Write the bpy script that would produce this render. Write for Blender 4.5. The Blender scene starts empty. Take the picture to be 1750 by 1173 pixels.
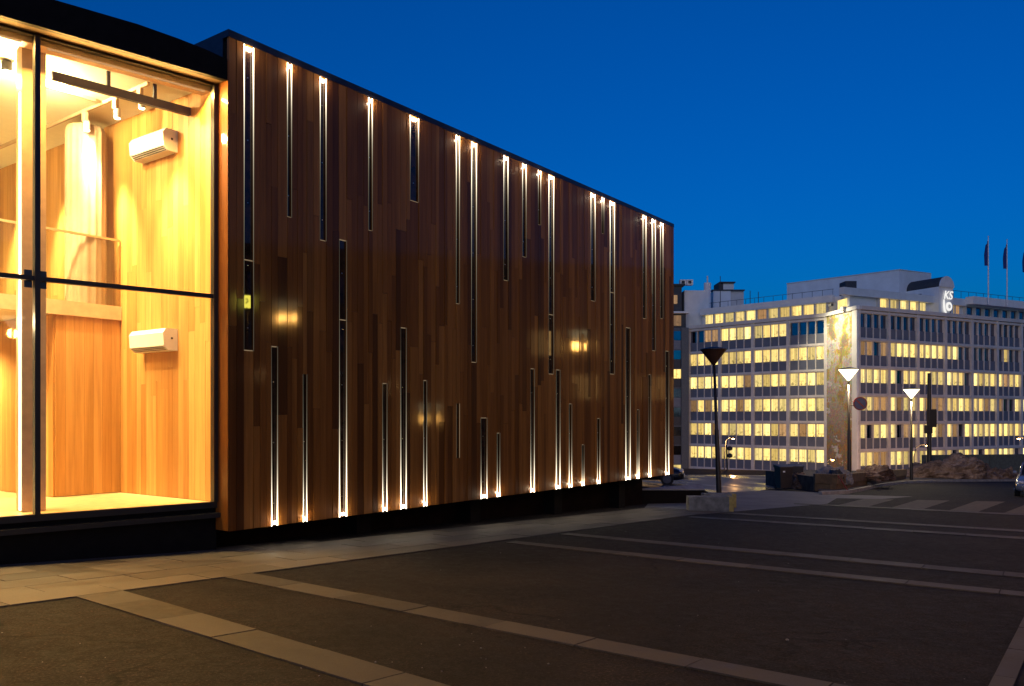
import bpy, bmesh, math, random
from mathutils import Vector, Matrix, noise

random.seed(11)
scene = bpy.context.scene
R = math.radians
COL = scene.collection

# ------------------------------------------------------------------ camera
F, W0, H0, HOR = 1415.0, 1750.0, 1173.0, 713.0     # focal length and horizon row of the photograph, px
EYE = 1.7
cam_d = bpy.data.cameras.new('camera'); cam = bpy.data.objects.new('camera', cam_d); COL.objects.link(cam)
cam.location = (0, 0, EYE); cam.rotation_euler = (R(90), 0, 0)
cam_d.sensor_width = 36; cam_d.lens = 36 * F / W0
cam_d.shift_y = (HOR - H0 / 2) / W0
cam_d.clip_start = 0.1; cam_d.clip_end = 6000
scene.camera = cam

# ------------------------------------------------------------------ sky, sun, exposure
world = bpy.data.worlds.new('World'); scene.world = world; world.use_nodes = True
wn = world.node_tree; wn.nodes.clear()
wo = wn.nodes.new('ShaderNodeOutputWorld'); bg = wn.nodes.new('ShaderNodeBackground')
sky = wn.nodes.new('ShaderNodeTexSky'); sky.sky_type = 'NISHITA'; sky.sun_disc = False
sky.sun_elevation = R(2.0); sky.sun_rotation = R(200)
sky.altitude = 0; sky.air_density = 1.0; sky.dust_density = 0.2; sky.ozone_density = 6.0
tint = wn.nodes.new('ShaderNodeMix'); tint.data_type = 'RGBA'; tint.blend_type = 'MULTIPLY'
tint.inputs[0].default_value = 1.0; tint.inputs[7].default_value = (0.02, 1.66, 2.05, 1)
wn.links.new(sky.outputs[0], tint.inputs[6]); wn.links.new(tint.outputs[2], bg.inputs[0])
bg.inputs[1].default_value = 0.15
wn.links.new(bg.outputs[0], wo.inputs[0])

sun_d = bpy.data.lights.new('afterglow_sun', 'SUN'); sun = bpy.data.objects.new('afterglow_sun', sun_d); COL.objects.link(sun)
sun_d.energy = 0.46; sun_d.angle = R(40); sun_d.color = (1.0, 0.80, 0.76)
sun.rotation_euler = (R(80), 0, R(-15))

scene.view_settings.view_transform = 'Standard'; scene.view_settings.look = 'None'
scene.view_settings.exposure = 0; scene.view_settings.gamma = 1
scene.cycles.use_denoising = True
scene.cycles.max_bounces = 8; scene.cycles.transparent_max_bounces = 12
scene.cycles.sample_clamp_indirect = 6

# ------------------------------------------------------------------ helpers
GA, GB = -0.02387, -0.0335           # the plaza falls gently away to the right and away from the viewer
def gz(x, y): return GA * x + GB * y
def gp(px, py):                      # a point of the sloping plaza seen at (px, py)
    dx = (px - 875) / F; dz = (HOR - py) / F
    Y = EYE / (GA * dx + GB - dz)
    return Vector((dx * Y, Y, gz(dx * Y, Y)))
def at(px, py, Y): return Vector(((px - 875) / F * Y, Y, EYE + (HOR - py) / F * Y))

class MB:
    def __init__(s): s.v = []; s.f = []; s.sm = False
    def poly(s, vs, faces):
        n = len(s.v); s.v += [tuple(p) for p in vs]; s.f += [tuple(n + i for i in f) for f in faces]; return s
    def box(s, c, d, rz=0.0):
        c = Vector(c); hx, hy, hz = d[0] / 2, d[1] / 2, d[2] / 2; cs, sn = math.cos(rz), math.sin(rz)
        vs = []
        for z in (-hz, hz):
            for x, y in ((-hx, -hy), (hx, -hy), (hx, hy), (-hx, hy)):
                vs.append((c.x + x * cs - y * sn, c.y + x * sn + y * cs, c.z + z))
        return s.poly(vs, [(3, 2, 1, 0), (4, 5, 6, 7), (0, 1, 5, 4), (1, 2, 6, 5), (2, 3, 7, 6), (3, 0, 4, 7)])
    def span(s, a, b):
        a = Vector(a); b = Vector(b); return s.box((a + b) / 2, [abs(q) for q in (b - a)])
    def prism(s, pts, z0, z1):
        n = len(pts)
        zz0 = z0 if isinstance(z0, (list, tuple)) else [z0] * n
        zz1 = z1 if isinstance(z1, (list, tuple)) else [z1] * n
        area = sum(pts[i][0] * pts[(i + 1) % n][1] - pts[(i + 1) % n][0] * pts[i][1] for i in range(n))
        if area < 0: pts = pts[::-1]; zz0 = zz0[::-1]; zz1 = zz1[::-1]
        vs = [(p[0], p[1], z) for p, z in zip(pts, zz0)] + [(p[0], p[1], z) for p, z in zip(pts, zz1)]
        fs = [tuple(range(n - 1, -1, -1)), tuple(range(n, 2 * n))] + [(i, (i + 1) % n, n + (i + 1) % n, n + i) for i in range(n)]
        return s.poly(vs, fs)
    def beam(s, p, q, w, z0, z1):        # plan line p-q, width w
        p = Vector(p[:2]); q = Vector(q[:2]); d = (q - p).normalized(); nn = Vector((-d.y, d.x)) * w / 2
        return s.prism([p - nn, q - nn, q + nn, p + nn], z0, z1)
    def tube(s, pts, rad, n=10, cap=True):
        pts = [Vector(p) for p in pts]; rad = rad if isinstance(rad, (list, tuple)) else [rad] * len(pts)
        base = len(s.v); prev = None
        for i, p in enumerate(pts):
            t = (pts[min(i + 1, len(pts) - 1)] - pts[max(i - 1, 0)]).normalized()
            a = Vector((0, 0, 1)) if abs(t.z) < 0.9 else Vector((1, 0, 0))
            x = t.cross(a).normalized(); y = t.cross(x).normalized()
            for k in range(n):
                an = 2 * math.pi * k / n
                s.v.append(tuple(p + x * math.cos(an) * rad[i] + y * math.sin(an) * rad[i]))
        for i in range(len(pts) - 1):
            for k in range(n):
                a = base + i * n + k; b = base + i * n + (k + 1) % n
                s.f.append((a, a + n, b + n, b))
        if cap:
            s.f.append(tuple(base + k for k in range(n)))
            e = base + (len(pts) - 1) * n; s.f.append(tuple(e + k for k in range(n - 1, -1, -1)))
        return s
    def lathe(s, prof, c, n=20):         # prof: (radius, z)
        base = len(s.v); c = Vector(c)
        for r_, z in prof:
            for k in range(n):
                an = 2 * math.pi * k / n
                s.v.append((c.x + r_ * math.cos(an), c.y + r_ * math.sin(an), c.z + z))
        for i in range(len(prof) - 1):
            for k in range(n):
                a = base + i * n + k; b = base + i * n + (k + 1) % n
                s.f.append((a, b, b + n, a + n))
        s.f.append(tuple(base + k for k in range(n - 1, -1, -1)))
        e = base + (len(prof) - 1) * n; s.f.append(tuple(e + k for k in range(n)))
        return s
    def build(s, name, mat, parent=None, smooth=False, bevel=0.0, kind=None, loc=None, rz=0.0, scale=None):
        me = bpy.data.meshes.new(name); me.from_pydata(s.v, [], s.f)
        if bevel:
            bm = bmesh.new(); bm.from_mesh(me)
            bmesh.ops.bevel(bm, geom=bm.edges[:], offset=bevel, segments=2, profile=0.6, affect='EDGES'); bm.to_mesh(me); bm.free()
        if smooth:
            me.polygons.foreach_set('use_smooth', [True] * len(me.polygons))
        me.update()
        return link(name, me, mat, parent, kind, loc, rz, scale)

def link(name, me, mat, parent=None, kind=None, loc=None, rz=0.0, scale=None):
    o = bpy.data.objects.new(name, me); COL.objects.link(o)
    if mat is not None and not me.materials: me.materials.append(M[mat] if isinstance(mat, str) else mat)
    if parent: o.parent = parent
    if loc is not None: o.location = loc
    if rz: o.rotation_euler = (0, 0, rz)
    if scale is not None: o.scale = scale
    if kind: o['kind'] = kind
    return o
def tag(o, label, cat, group=None):
    o['label'] = label; o['category'] = cat
    if group: o['group'] = group
    return o
def thing(name, loc, rz, label, cat, group=None):
    o = bpy.data.objects.new(name, None); COL.objects.link(o); o.location = loc; o.rotation_euler = (0, 0, rz)
    o.empty_display_size = 0.3
    return tag(o, label, cat, group)
def lamp(name, typ, loc, energy, color, parent=None, radius=0.05, target=None, cone=60, blend=0.6, size=None):
    d = bpy.data.lights.new(name, typ); o = bpy.data.objects.new(name, d); COL.objects.link(o)
    d.energy = energy; d.color = color
    if typ in ('POINT', 'SPOT'): d.shadow_soft_size = radius
    if typ == 'SPOT': d.spot_size = R(cone); d.spot_blend = blend
    if typ == 'AREA': d.shape = 'RECTANGLE'; d.size, d.size_y = size
    o.location = loc
    if target is not None: o.rotation_euler = (Vector(target) - Vector(loc)).to_track_quat('-Z', 'Y').to_euler()
    if parent: o.parent = parent
    return o
_unit = {}
def unit_box(mat):
    if mat not in _unit:
        me = bpy.data.meshes.new('unit_box_' + mat); m = MB().box((0, 0, 0), (1, 1, 1)); me.from_pydata(m.v, [], m.f)
        me.materials.append(M[mat]); _unit[mat] = me
    return _unit[mat]
def ubox(name, mat, c, d, parent, rz=0.0): return link(name, unit_box(mat), None, parent, None, c, rz, d)

# ------------------------------------------------------------------ materials
M = {}
class NT:
    def __init__(s, name):
        s.m = bpy.data.materials.new(name); s.m.use_nodes = True; s.t = s.m.node_tree; s.t.nodes.clear()
        s.out = s.n('OutputMaterial'); M[name] = s.m
    def n(s, typ, **kw):
        nd = s.t.nodes.new('ShaderNode' + typ)
        for k, v in kw.items(): setattr(nd, k, v)
        return nd
    def l(s, a, b): s.t.links.new(a, b)
    def ramp(s, fac, stops):
        r = s.n('ValToRGB'); e = r.color_ramp.elements
        while len(e) < len(stops): e.new(0.5)
        for el, (p, c) in zip(e, stops): el.position = p; el.color = (*c, 1) if len(c) == 3 else c
        s.l(fac, r.inputs[0]); return r.outputs[0]
    def math(s, op, a, b=None, clamp=False):
        m = s.n('Math', operation=op); m.use_clamp = clamp
        for i, q in enumerate((a, b)):
            if q is None: continue
            if isinstance(q, (int, float)): m.inputs[i].default_value = q
            else: s.l(q, m.inputs[i])
        return m.outputs[0]
    def mix(s, fac, a, b, blend='MIX'):
        m = s.n('Mix', data_type='RGBA', blend_type=blend)
        for i, q in ((0, fac), (6, a), (7, b)):
            if isinstance(q, (int, float)): m.inputs[i].default_value = q
            elif isinstance(q, tuple): m.inputs[i].default_value = (*q, 1)
            else: s.l(q, m.inputs[i])
        return m.outputs[2]
    def noise(s, vec, scale, detail=4, rough=0.6, vscale=None):
        if vscale is not None:
            mp = s.n('Mapping'); mp.inputs['Scale'].default_value = vscale; s.l(vec, mp.inputs[0]); vec = mp.outputs[0]
        nz = s.n('TexNoise'); nz.inputs['Scale'].default_value = scale; nz.inputs['Detail'].default_value = detail
        nz.inputs['Roughness'].default_value = rough; s.l(vec, nz.inputs['Vector']); return nz.outputs['Fac']
    def bsdf(s, color, rough=0.6, metal=0.0, spec=0.5, bump=None, bstr=0.2, bdist=0.01):
        b = s.n('BsdfPrincipled'); b.inputs['Metallic'].default_value = metal; b.inputs['Specular IOR Level'].default_value = spec
        if isinstance(color, tuple): b.inputs['Base Color'].default_value = (*color, 1)
        else: s.l(color, b.inputs['Base Color'])
        if isinstance(rough, (int, float)): b.inputs['Roughness'].default_value = rough
        else: s.l(rough, b.inputs['Roughness'])
        if bump is not None:
            bp = s.n('Bump'); bp.inputs['Strength'].default_value = bstr; bp.inputs['Distance'].default_value = bdist
            s.l(bump, bp.inputs['Height']); s.l(bp.outputs[0], b.inputs['Normal'])
        s.l(b.outputs[0], s.out.inputs[0]); return b

def plain(name, color, rough=0.6, metal=0.0, var=0.25, scale=6.0, bump=0.1, spec=0.5):
    t = NT(name); pos = t.n('NewGeometry').outputs['Position']; nz = t.noise(pos, scale, 5)
    lo = tuple(c * (1 - var) for c in color); hi = tuple(min(1, c * (1 + var)) for c in color)
    t.bsdf(t.ramp(nz, [(0.3, lo), (0.7, hi)]), rough, metal, spec, bump=nz, bstr=bump)
def emit(name, color, strength):
    t = NT(name); e = t.n('Emission'); e.inputs[0].default_value = (*color, 1); e.inputs[1].default_value = strength; t.l(e.outputs[0], t.out.inputs[0])

def wood(name, tones, rough, grain=0.35, brushed=0.06, coat=0.0):
    t = NT(name); g = t.n('NewGeometry'); oi = t.n('ObjectInfo')
    pos = g.outputs['Position']
    off = t.n('Vector' + 'Math', operation='ADD'); sc = t.n('VectorMath', operation='SCALE'); sc.inputs['Scale'].default_value = 37.0
    cmb = t.n('CombineXYZ'); t.l(oi.outputs['Random'], cmb.inputs[0]); t.l(oi.outputs['Random'], cmb.inputs[2]); t.l(cmb.outputs[0], sc.inputs[0])
    t.l(pos, off.inputs[0]); t.l(sc.outputs[0], off.inputs[1])
    fine = t.noise(off.outputs[0], 1.0, 6, 0.65, (38, 38, 1.3))
    broad = t.noise(off.outputs[0], 1.0, 3, 0.5, (9, 9, 0.45))
    base = t.ramp(oi.outputs['Random'], tones)
    col = t.mix(grain, base, t.ramp(fine, [(0.25, (0.25, 0.2, 0.16)), (0.7, (1.0, 1.0, 1.0))]), 'MULTIPLY')
    col = t.mix(0.5, col, t.ramp(broad, [(0.3, (0.5, 0.45, 0.4)), (0.65, (1.0, 1.0, 1.0))]), 'MULTIPLY')
    br = t.noise(pos, 1.0, 2, 0.5, (1.5, 1.5, 55))
    b = t.bsdf(col, rough, 0, 0.10 if coat else 0.3, bump=br, bstr=brushed, bdist=0.02)
    if coat:
        b.inputs['Coat Weight'].default_value = coat; b.inputs['Coat Roughness'].default_value = 0.07
wood('facade_wood', [(0.0, (0.11, 0.033, 0.006)), (0.12, (0.22, 0.070, 0.011)), (0.45, (0.33, 0.112, 0.018)), (0.75, (0.40, 0.145, 0.024)), (0.93, (0.50, 0.195, 0.036)), (1.0, (0.13, 0.04, 0.007))], 0.5, 0.45, 0.07, 0.26)
wood('room_wood', [(0.0, (0.47, 0.215, 0.055)), (0.5, (0.58, 0.30, 0.085)), (1.0, (0.66, 0.36, 0.115))], 0.45, 0.32, 0.02)
wood('floor_wood', [(0.0, (0.72, 0.52, 0.27)), (1.0, (0.76, 0.56, 0.30))], 0.28, 0.2, 0.0)
plain('pale_post', (0.55, 0.36, 0.20), 0.5, var=0.12)
plain('ceiling_white', (0.85, 0.80, 0.62), 0.8, var=0.03, bump=0.02)
plain('white_plastic', (0.80, 0.78, 0.72), 0.35, var=0.03, bump=0.0)
plain('dark_plastic', (0.03, 0.03, 0.03), 0.5)
plain('cream_plaster', (0.50, 0.37, 0.24), 0.6, var=0.08)
plain('black_metal', (0.010, 0.009, 0.009), 0.42, var=0.3, bump=0.03)
plain('black_cladding', (0.005, 0.004, 0.004), 0.7, var=0.4, spec=0.12)
plain('parapet_metal', (0.03, 0.032, 0.045), 0.3, 0.6, bump=0.02)
plain('base_board', (0.010, 0.005, 0.004), 0.8, var=0.4, scale=3, spec=0.05)
plain('slot_glass', (0.040, 0.019, 0.010), 0.02, var=0.7, bump=0.0, spec=0.42)
plain('steel', (0.55, 0.52, 0.48), 0.3, 0.9, bump=0.02)
plain('brass_rail', (0.65, 0.5, 0.28), 0.35, 0.7, bump=0.02)
plain('lamp_metal', (0.022, 0.014, 0.011), 0.5)
plain('lamp_shade_dark', (0.075, 0.032, 0.017), 0.5)
plain('concrete_block', (0.17, 0.155, 0.14), 0.9, var=0.45, scale=4, bump=0.4)
plain('yellow_paint', (0.35, 0.24, 0.06), 0.7, var=0.3, scale=9)
plain('planter_timber', (0.13, 0.078, 0.036), 0.9, var=0.35, scale=3, bump=0.4)
plain('bin_plastic', (0.02, 0.013, 0.013), 0.5)
plain('rubber', (0.012, 0.012, 0.012), 0.8)
plain('red_paint', (0.16, 0.012, 0.012), 0.5)
plain('sign_blue', (0.02, 0.03, 0.11), 0.4, var=0.1)
plain('hoarding', (0.075, 0.085, 0.08), 0.8)
plain('ks_concrete', (0.60, 0.57, 0.54), 0.85, var=0.12, scale=0.8)
plain('ks_light', (0.74, 0.74, 0.74), 0.8, var=0.08, scale=0.8)
plain('ks_panel', (0.13, 0.145, 0.19), 0.5, var=0.12, scale=0.7)
plain('ks_roof', (0.05, 0.052, 0.06), 0.8)
plain('far_dark', (0.035, 0.037, 0.045), 0.6)
plain('far_grey', (0.10, 0.11, 0.125), 0.7)
plain('flag_blue', (0.01, 0.04, 0.22), 0.8)
plain('pole_white', (0.7, 0.72, 0.75), 0.4)
plain('brick_dark', (0.10, 0.07, 0.055), 0.9)
plain('paint_worn', (0.062, 0.050, 0.032), 0.85, var=0.45, scale=5)
plain('kerb_stone', (0.27, 0.25, 0.23), 0.85, var=0.3, scale=3)
plain('car_blue', (0.17, 0.21, 0.29), 0.22, 0.4, var=0.04, bump=0.0)
plain('car_dark', (0.012, 0.013, 0.02), 0.2, 0.3, var=0.1, bump=0.0)
plain('car_glass', (0.01, 0.012, 0.014), 0.04, var=0.1, bump=0.0)
plain('chrome', (0.7, 0.7, 0.72), 0.15, 1.0, var=0.05, bump=0.0)
plain('headlight', (0.55, 0.57, 0.6), 0.1, 0.2, var=0.1, bump=0.0)
plain('soil', (0.05, 0.04, 0.033), 0.95, var=0.6, scale=3, bump=0.6)
plain('snow_dirty', (0.20, 0.185, 0.18), 0.9, var=0.4, scale=3, bump=0.5)
plain('tarp', (0.012, 0.012, 0.014), 0.35, var=0.4, scale=2)

t = NT('heap'); pos = t.n('NewGeometry').outputs['Position']
a = t.noise(pos, 1.1, 8, 0.7); b2 = t.noise(pos, 5.0, 6, 0.7)
t.bsdf(t.mix(t.ramp(b2, [(0.35, (0, 0, 0)), (0.65, (1, 1, 1))]), t.ramp(a, [(0.35, (0.035, 0.017, 0.010)), (0.6, (0.17, 0.09, 0.055))]), t.ramp(a, [(0.4, (0.09, 0.05, 0.032)), (0.62, (0.36, 0.26, 0.21))])), 0.9, bump=b2, bstr=0.9, bdist=0.15)

# asphalt with aggregate, stains and damp places
t = NT('asphalt'); pos = t.n('NewGeometry').outputs['Position']
fine = t.noise(pos, 42, 4, 0.8); mid = t.noise(pos, 6, 8, 0.78); big = t.noise(pos, 0.45, 6, 0.65)
c = t.ramp(fine, [(0.34, (0.003, 0.0026, 0.0026)), (0.56, (0.016, 0.0125, 0.0115)), (0.70, (0.062, 0.050, 0.044))])
c = t.mix(0.85, c, t.ramp(mid, [(0.32, (0.40, 0.40, 0.40)), (0.5, (0.95, 0.93, 0.92)), (0.68, (1.7, 1.6, 1.5))]), 'MULTIPLY')
c = t.mix(0.9, c, t.ramp(big, [(0.36, (0.55, 0.55, 0.58)), (0.5, (1.0, 0.98, 0.96)), (0.64, (1.5, 1.4, 1.3))]), 'MULTIPLY')
wob = t.n('VectorMath', operation='ADD'); nzc = t.n('TexNoise'); nzc.inputs['Scale'].default_value = 1.6; nzc.inputs['Detail'].default_value = 6
t.l(pos, nzc.inputs['Vector']); t.l(pos, wob.inputs[0]); t.l(nzc.outputs['Color'], wob.inputs[1])
vc = t.n('TexVoronoi', feature='DISTANCE_TO_EDGE'); vc.inputs['Scale'].default_value = 0.33; t.l(wob.outputs[0], vc.inputs['Vector'])
crack = t.ramp(vc.outputs['Distance'], [(0.0, (0.25, 0.25, 0.25)), (0.006, (0.35, 0.35, 0.35)), (0.012, (1, 1, 1))])
c = t.mix(t.ramp(big, [(0.45, (0, 0, 0)), (0.6, (1, 1, 1))]), c, t.mix(1.0, c, crack, 'MULTIPLY'))
t.bsdf(c, t.ramp(mid, [(0.35, (0.7,) * 3), (0.6, (0.95,) * 3)]), 0, 0.14, bump=fine, bstr=0.7, bdist=0.012)
t = NT('asphalt_wet'); pos = t.n('NewGeometry').outputs['Position']
big = t.noise(pos, 1.0, 4, 0.6, (0.35, 0.10, 1)); fine = t.noise(pos, 3, 4, 0.7)
t.bsdf(t.ramp(big, [(0.4, (0.04, 0.037, 0.036)), (0.6, (0.09, 0.08, 0.078))]), t.ramp(big, [(0.40, (0.10,) * 3), (0.58, (0.55,) * 3)]), 0, 0.5, bump=fine, bstr=0.06, bdist=0.02)
t = NT('pale_asphalt'); pos = t.n('NewGeometry').outputs['Position']
fine = t.noise(pos, 60, 3, 0.7); mid = t.noise(pos, 0.8, 6, 0.7)
t.bsdf(t.mix(0.8, t.ramp(fine, [(0.3, (0.09, 0.085, 0.08)), (0.7, (0.17, 0.16, 0.155))]), t.ramp(mid, [(0.3, (0.5, 0.5, 0.5)), (0.7, (1.2, 1.2, 1.2))]), 'MULTIPLY'), 0.8, bump=fine, bstr=0.3)
def stone(name, lo, hi):
    t = NT(name); pos = t.n('NewGeometry').outputs['Position']; oi = t.n('ObjectInfo')
    fine = t.noise(pos, 70, 4, 0.7); mid = t.noise(pos, 3.0, 6, 0.75)
    c = t.mix(0.6, t.ramp(oi.outputs['Random'], [(0, lo), (1, hi)]), t.ramp(mid, [(0.3, (0.35, 0.33, 0.30)), (0.55, (1.0, 1.0, 1.0)), (0.75, (1.25, 1.2, 1.15))]), 'MULTIPLY')
    c = t.mix(0.5, c, t.ramp(fine, [(0.3, (0.5, 0.5, 0.5)), (0.7, (1, 1, 1))]), 'MULTIPLY')
    t.bsdf(c, t.ramp(mid, [(0.3, (0.55,) * 3), (0.7, (0.85,) * 3)]), 0, 0.22, bump=fine, bstr=0.4, bdist=0.004)
stone('paving', (0.075, 0.062, 0.049), (0.14, 0.117, 0.093))
stone('band_paving', (0.050, 0.042, 0.035), (0.092, 0.078, 0.064))

# clear window glass: mostly see-through, mirror-like towards grazing
t = NT('clear_glass'); lw = t.n('LayerWeight'); lw.inputs[0].default_value = 0.5
fac = t.math('ADD', t.math('MULTIPLY', t.math('POWER', lw.outputs['Facing'], 4.0), 0.7), 0.04, True)
tr = t.n('BsdfTransparent'); gl = t.n('BsdfGlossy'); gl.inputs['Roughness'].default_value = 0.02; mx = t.n('MixShader')
tr.inputs[0].default_value = (0.96, 0.97, 0.95, 1)
t.l(fac, mx.inputs[0]); t.l(tr.outputs[0], mx.inputs[1]); t.l(gl.outputs[0], mx.inputs[2]); t.l(mx.outputs[0], t.out.inputs[0])

# edge-lit strips of the light slots: lamp's glow put into emission, fading from the lamp end
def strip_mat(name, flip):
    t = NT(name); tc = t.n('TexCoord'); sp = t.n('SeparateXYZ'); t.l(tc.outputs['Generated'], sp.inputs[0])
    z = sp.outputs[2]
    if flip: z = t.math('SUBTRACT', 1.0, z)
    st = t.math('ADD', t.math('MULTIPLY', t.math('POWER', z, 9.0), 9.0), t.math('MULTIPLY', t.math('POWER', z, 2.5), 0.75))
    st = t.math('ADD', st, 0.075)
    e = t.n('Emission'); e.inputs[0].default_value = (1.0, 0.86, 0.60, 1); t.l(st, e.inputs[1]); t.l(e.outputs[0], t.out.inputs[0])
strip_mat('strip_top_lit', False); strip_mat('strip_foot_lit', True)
emit('strip_dim', (1.0, 0.7, 0.4), 0.22)
emit('led', (1.0, 0.88, 0.62), 45.0)
emit('spot_lens', (1.0, 0.85, 0.55), 30.0)
emit('led_tape', (1.0, 0.82, 0.45), 6.0)
emit('added_strip_glow', (1.0, 0.55, 0.22), 0.6)  # dim cover of the added fill lamps along the glass
emit('shade_lit', (1.0, 0.86, 0.48), 5.0)
emit('sodium_lens', (1.0, 0.55, 0.18), 60.0)
emit('sign_lit', (1.0, 0.98, 0.95), 0.95)

def window_mat(name, col, lo, hi, sil=0.5):
    t = NT(name); tc = t.n('TexCoord'); oi = t.n('ObjectInfo'); sp = t.n('SeparateXYZ'); t.l(tc.outputs['Generated'], sp.inputs[0])
    cmb = t.n('CombineXYZ'); t.l(t.math('MULTIPLY', oi.outputs['Random'], 97.0), cmb.inputs[0]); t.l(t.math('MULTIPLY', oi.outputs['Random'], 41.0), cmb.inputs[2])
    ad = t.n('VectorMath', operation='ADD'); t.l(tc.outputs['Generated'], ad.inputs[0]); t.l(cmb.outputs[0], ad.inputs[1])
    nz = t.noise(ad.outputs[0], 3.2, 3, 0.6, (1, 1, 1.3))
    low = t.math('SUBTRACT', 1.0, t.math('MULTIPLY', sp.outputs[2], 1.6), True)
    dark = t.math('MULTIPLY', t.ramp(nz, [(0.52, (0, 0, 0)), (0.62, (1, 1, 1))]), t.math('ADD', t.math('MULTIPLY', low, 0.7), 0.15), True)
    nb = t.noise(ad.outputs[0], 1.0, 1, 0.5, (5.0, 5.0, 0.05))           # curtains and blinds
    st = t.math('MULTIPLY', t.math('ADD', lo, t.math('MULTIPLY', nb, hi - lo)), t.math('SUBTRACT', 1.0, t.math('MULTIPLY', dark, sil)))
    st = t.math('MULTIPLY', st, t.math('ADD', 0.45, t.math('MULTIPLY', t.math('FRACT', t.math('MULTIPLY', oi.outputs['Random'], 13.7)), 0.95)))
    hue = t.mix(oi.outputs['Random'], col, tuple(q * f for q, f in zip(col, (1.0, 0.9, 0.72))))
    e = t.n('Emission'); t.l(hue, e.inputs[0]); t.l(st, e.inputs[1])
    gl = t.n('BsdfGlossy'); gl.inputs['Roughness'].default_value = 0.03; ads = t.n('MixShader'); ads.inputs[0].default_value = 0.06
    t.l(e.outputs[0], ads.inputs[1]); t.l(gl.outputs[0], ads.inputs[2]); t.l(ads.outputs[0], t.out.inputs[0])
window_mat('window_lit', (1.0, 0.76, 0.27), 0.15, 2.5, 0.85)
window_mat('window_dim', (1.0, 0.58, 0.26), 0.12, 0.75, 0.7)
window_mat('window_bright', (1.0, 0.58, 0.20), 0.5, 7.0)
plain('window_dark', (0.16, 0.18, 0.26), 0.08, 1.0, var=0.35, scale=0.4, bump=0.0)

# mosaic mural: coloured swirls made of small tiles
t = NT('mosaic'); tc = t.n('TexCoord'); g = t.n('NewGeometry'); pos = g.outputs['Position']
sp = t.n('SeparateXYZ'); t.l(tc.outputs['Generated'], sp.inputs[0])
wv = t.noise(pos, 0.45, 3, 0.6, (1, 1, 0.7)); w2 = t.noise(pos, 0.9, 4, 0.7); w3 = t.noise(pos, 0.30, 4, 0.7, (1, 1, 2.0))
top = t.ramp(wv, [(0.36, (0.45, 0.42, 0.42)), (0.47, (0.62, 0.58, 0.50)), (0.53, (0.50, 0.42, 0.10)), (0.6, (0.30, 0.25, 0.17))])
bot = t.ramp(wv, [(0.36, (0.42, 0.24, 0.12)), (0.48, (0.20, 0.17, 0.13)), (0.55, (0.42, 0.22, 0.07)), (0.62, (0.30, 0.24, 0.20))])
c = t.mix(t.math('ADD', t.math('MULTIPLY', sp.outputs[2], 1.6), -0.35, True), bot, top)
c = t.mix(t.ramp(w3, [(0.585, (0, 0, 0)), (0.605, (1, 1, 1))]), c, (0.62, 0.58, 0.55))
vor = t.n('TexVoronoi'); vor.inputs['Scale'].default_value = 7.0; t.l(pos, vor.inputs[0])
c = t.mix(0.35, c, vor.outputs['Color'], 'OVERLAY')
t.bsdf(c, 0.5)

# ------------------------------------------------------------------ ground
def ground_z(x, y):
    xc = max(-60, min(75, x)); yc = max(-60, min(72, y))
    z = gz(xc, yc)
    if y > 72:
        k = min(1, (y - 72) / 13.0); k = k * k * (3 - 2 * k); z = z * (1 - k) + -7.9 * k
    return z
def steps(lims):
    out = []
    for a, b, st in lims:
        q = a
        while q < b - 1e-6: out.append(q); q += st
    out.append(lims[-1][1]); return out
xs = steps([(-3000, -400, 650), (-400, -60, 85), (-60, 76, 4), (76, 400, 81), (400, 3000, 650)])
ys = steps([(-1500, -60, 360), (-60, 72, 6), (72, 86, 1), (86, 400, 60), (400, 4000, 600)])
m = MB(); n = len(xs)
m.v = [(x, y, ground_z(x, y)) for y in ys for x in xs]
m.f = [(j * n + i, j * n + i + 1, (j + 1) * n + i + 1, (j + 1) * n + i) for j in range(len(ys) - 1) for i in range(n - 1)]
m.build('ground', 'asphalt', kind='structure')

def sheet(name, mat, pts, lift):
    m = MB(); m.poly([(p[0], p[1], gz(p[0], p[1]) + lift) for p in pts], [tuple(range(len(pts)))])
    o = m.build(name, mat, kind='structure')
    return o
# paler trodden pavement and the wet stretch beyond the hall
sheet('pavement', 'pale_asphalt', [gp(*q) for q in ((1178, 881), (1560, 849), (1440, 846), (1405, 842), (1300, 838), (1200, 840), (1120, 846), (1100, 870))], 0.004)
sheet('wet_pavement', 'asphalt_wet', [gp(*q) for q in ((1085, 846), (1205, 843), (1290, 840), (1345, 833), (1400, 826), (1385, 813), (1180, 812), (1085, 815))], 0.008)

# ------------------------------------------------------------------ the timber hall
AX, AY = -4.216, 12.3
UX, UY = 0.5885, 0.8085
ANG = math.atan2(UY, UX)
def to_s(px):
    k = (px - 875) / F; return (k * AY - AX) / (UX - k * UY)
def to_z(px, py): return EYE + (HOR - py) / F * (AY + UY * to_s(px))
LEN, TOP = 15.3, 7.36
def loc(p):   # world -> hall local plan
    d = Vector((p[0] - AX, p[1] - AY)); return Vector((d.x * UX + d.y * UY, -d.x * UY + d.y * UX))
hall = thing('concert_hall', (AX, AY, 0), ANG, 'dark timber hall with vertical boards, glowing light slots and a tall lit glass front', 'hall')

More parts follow.
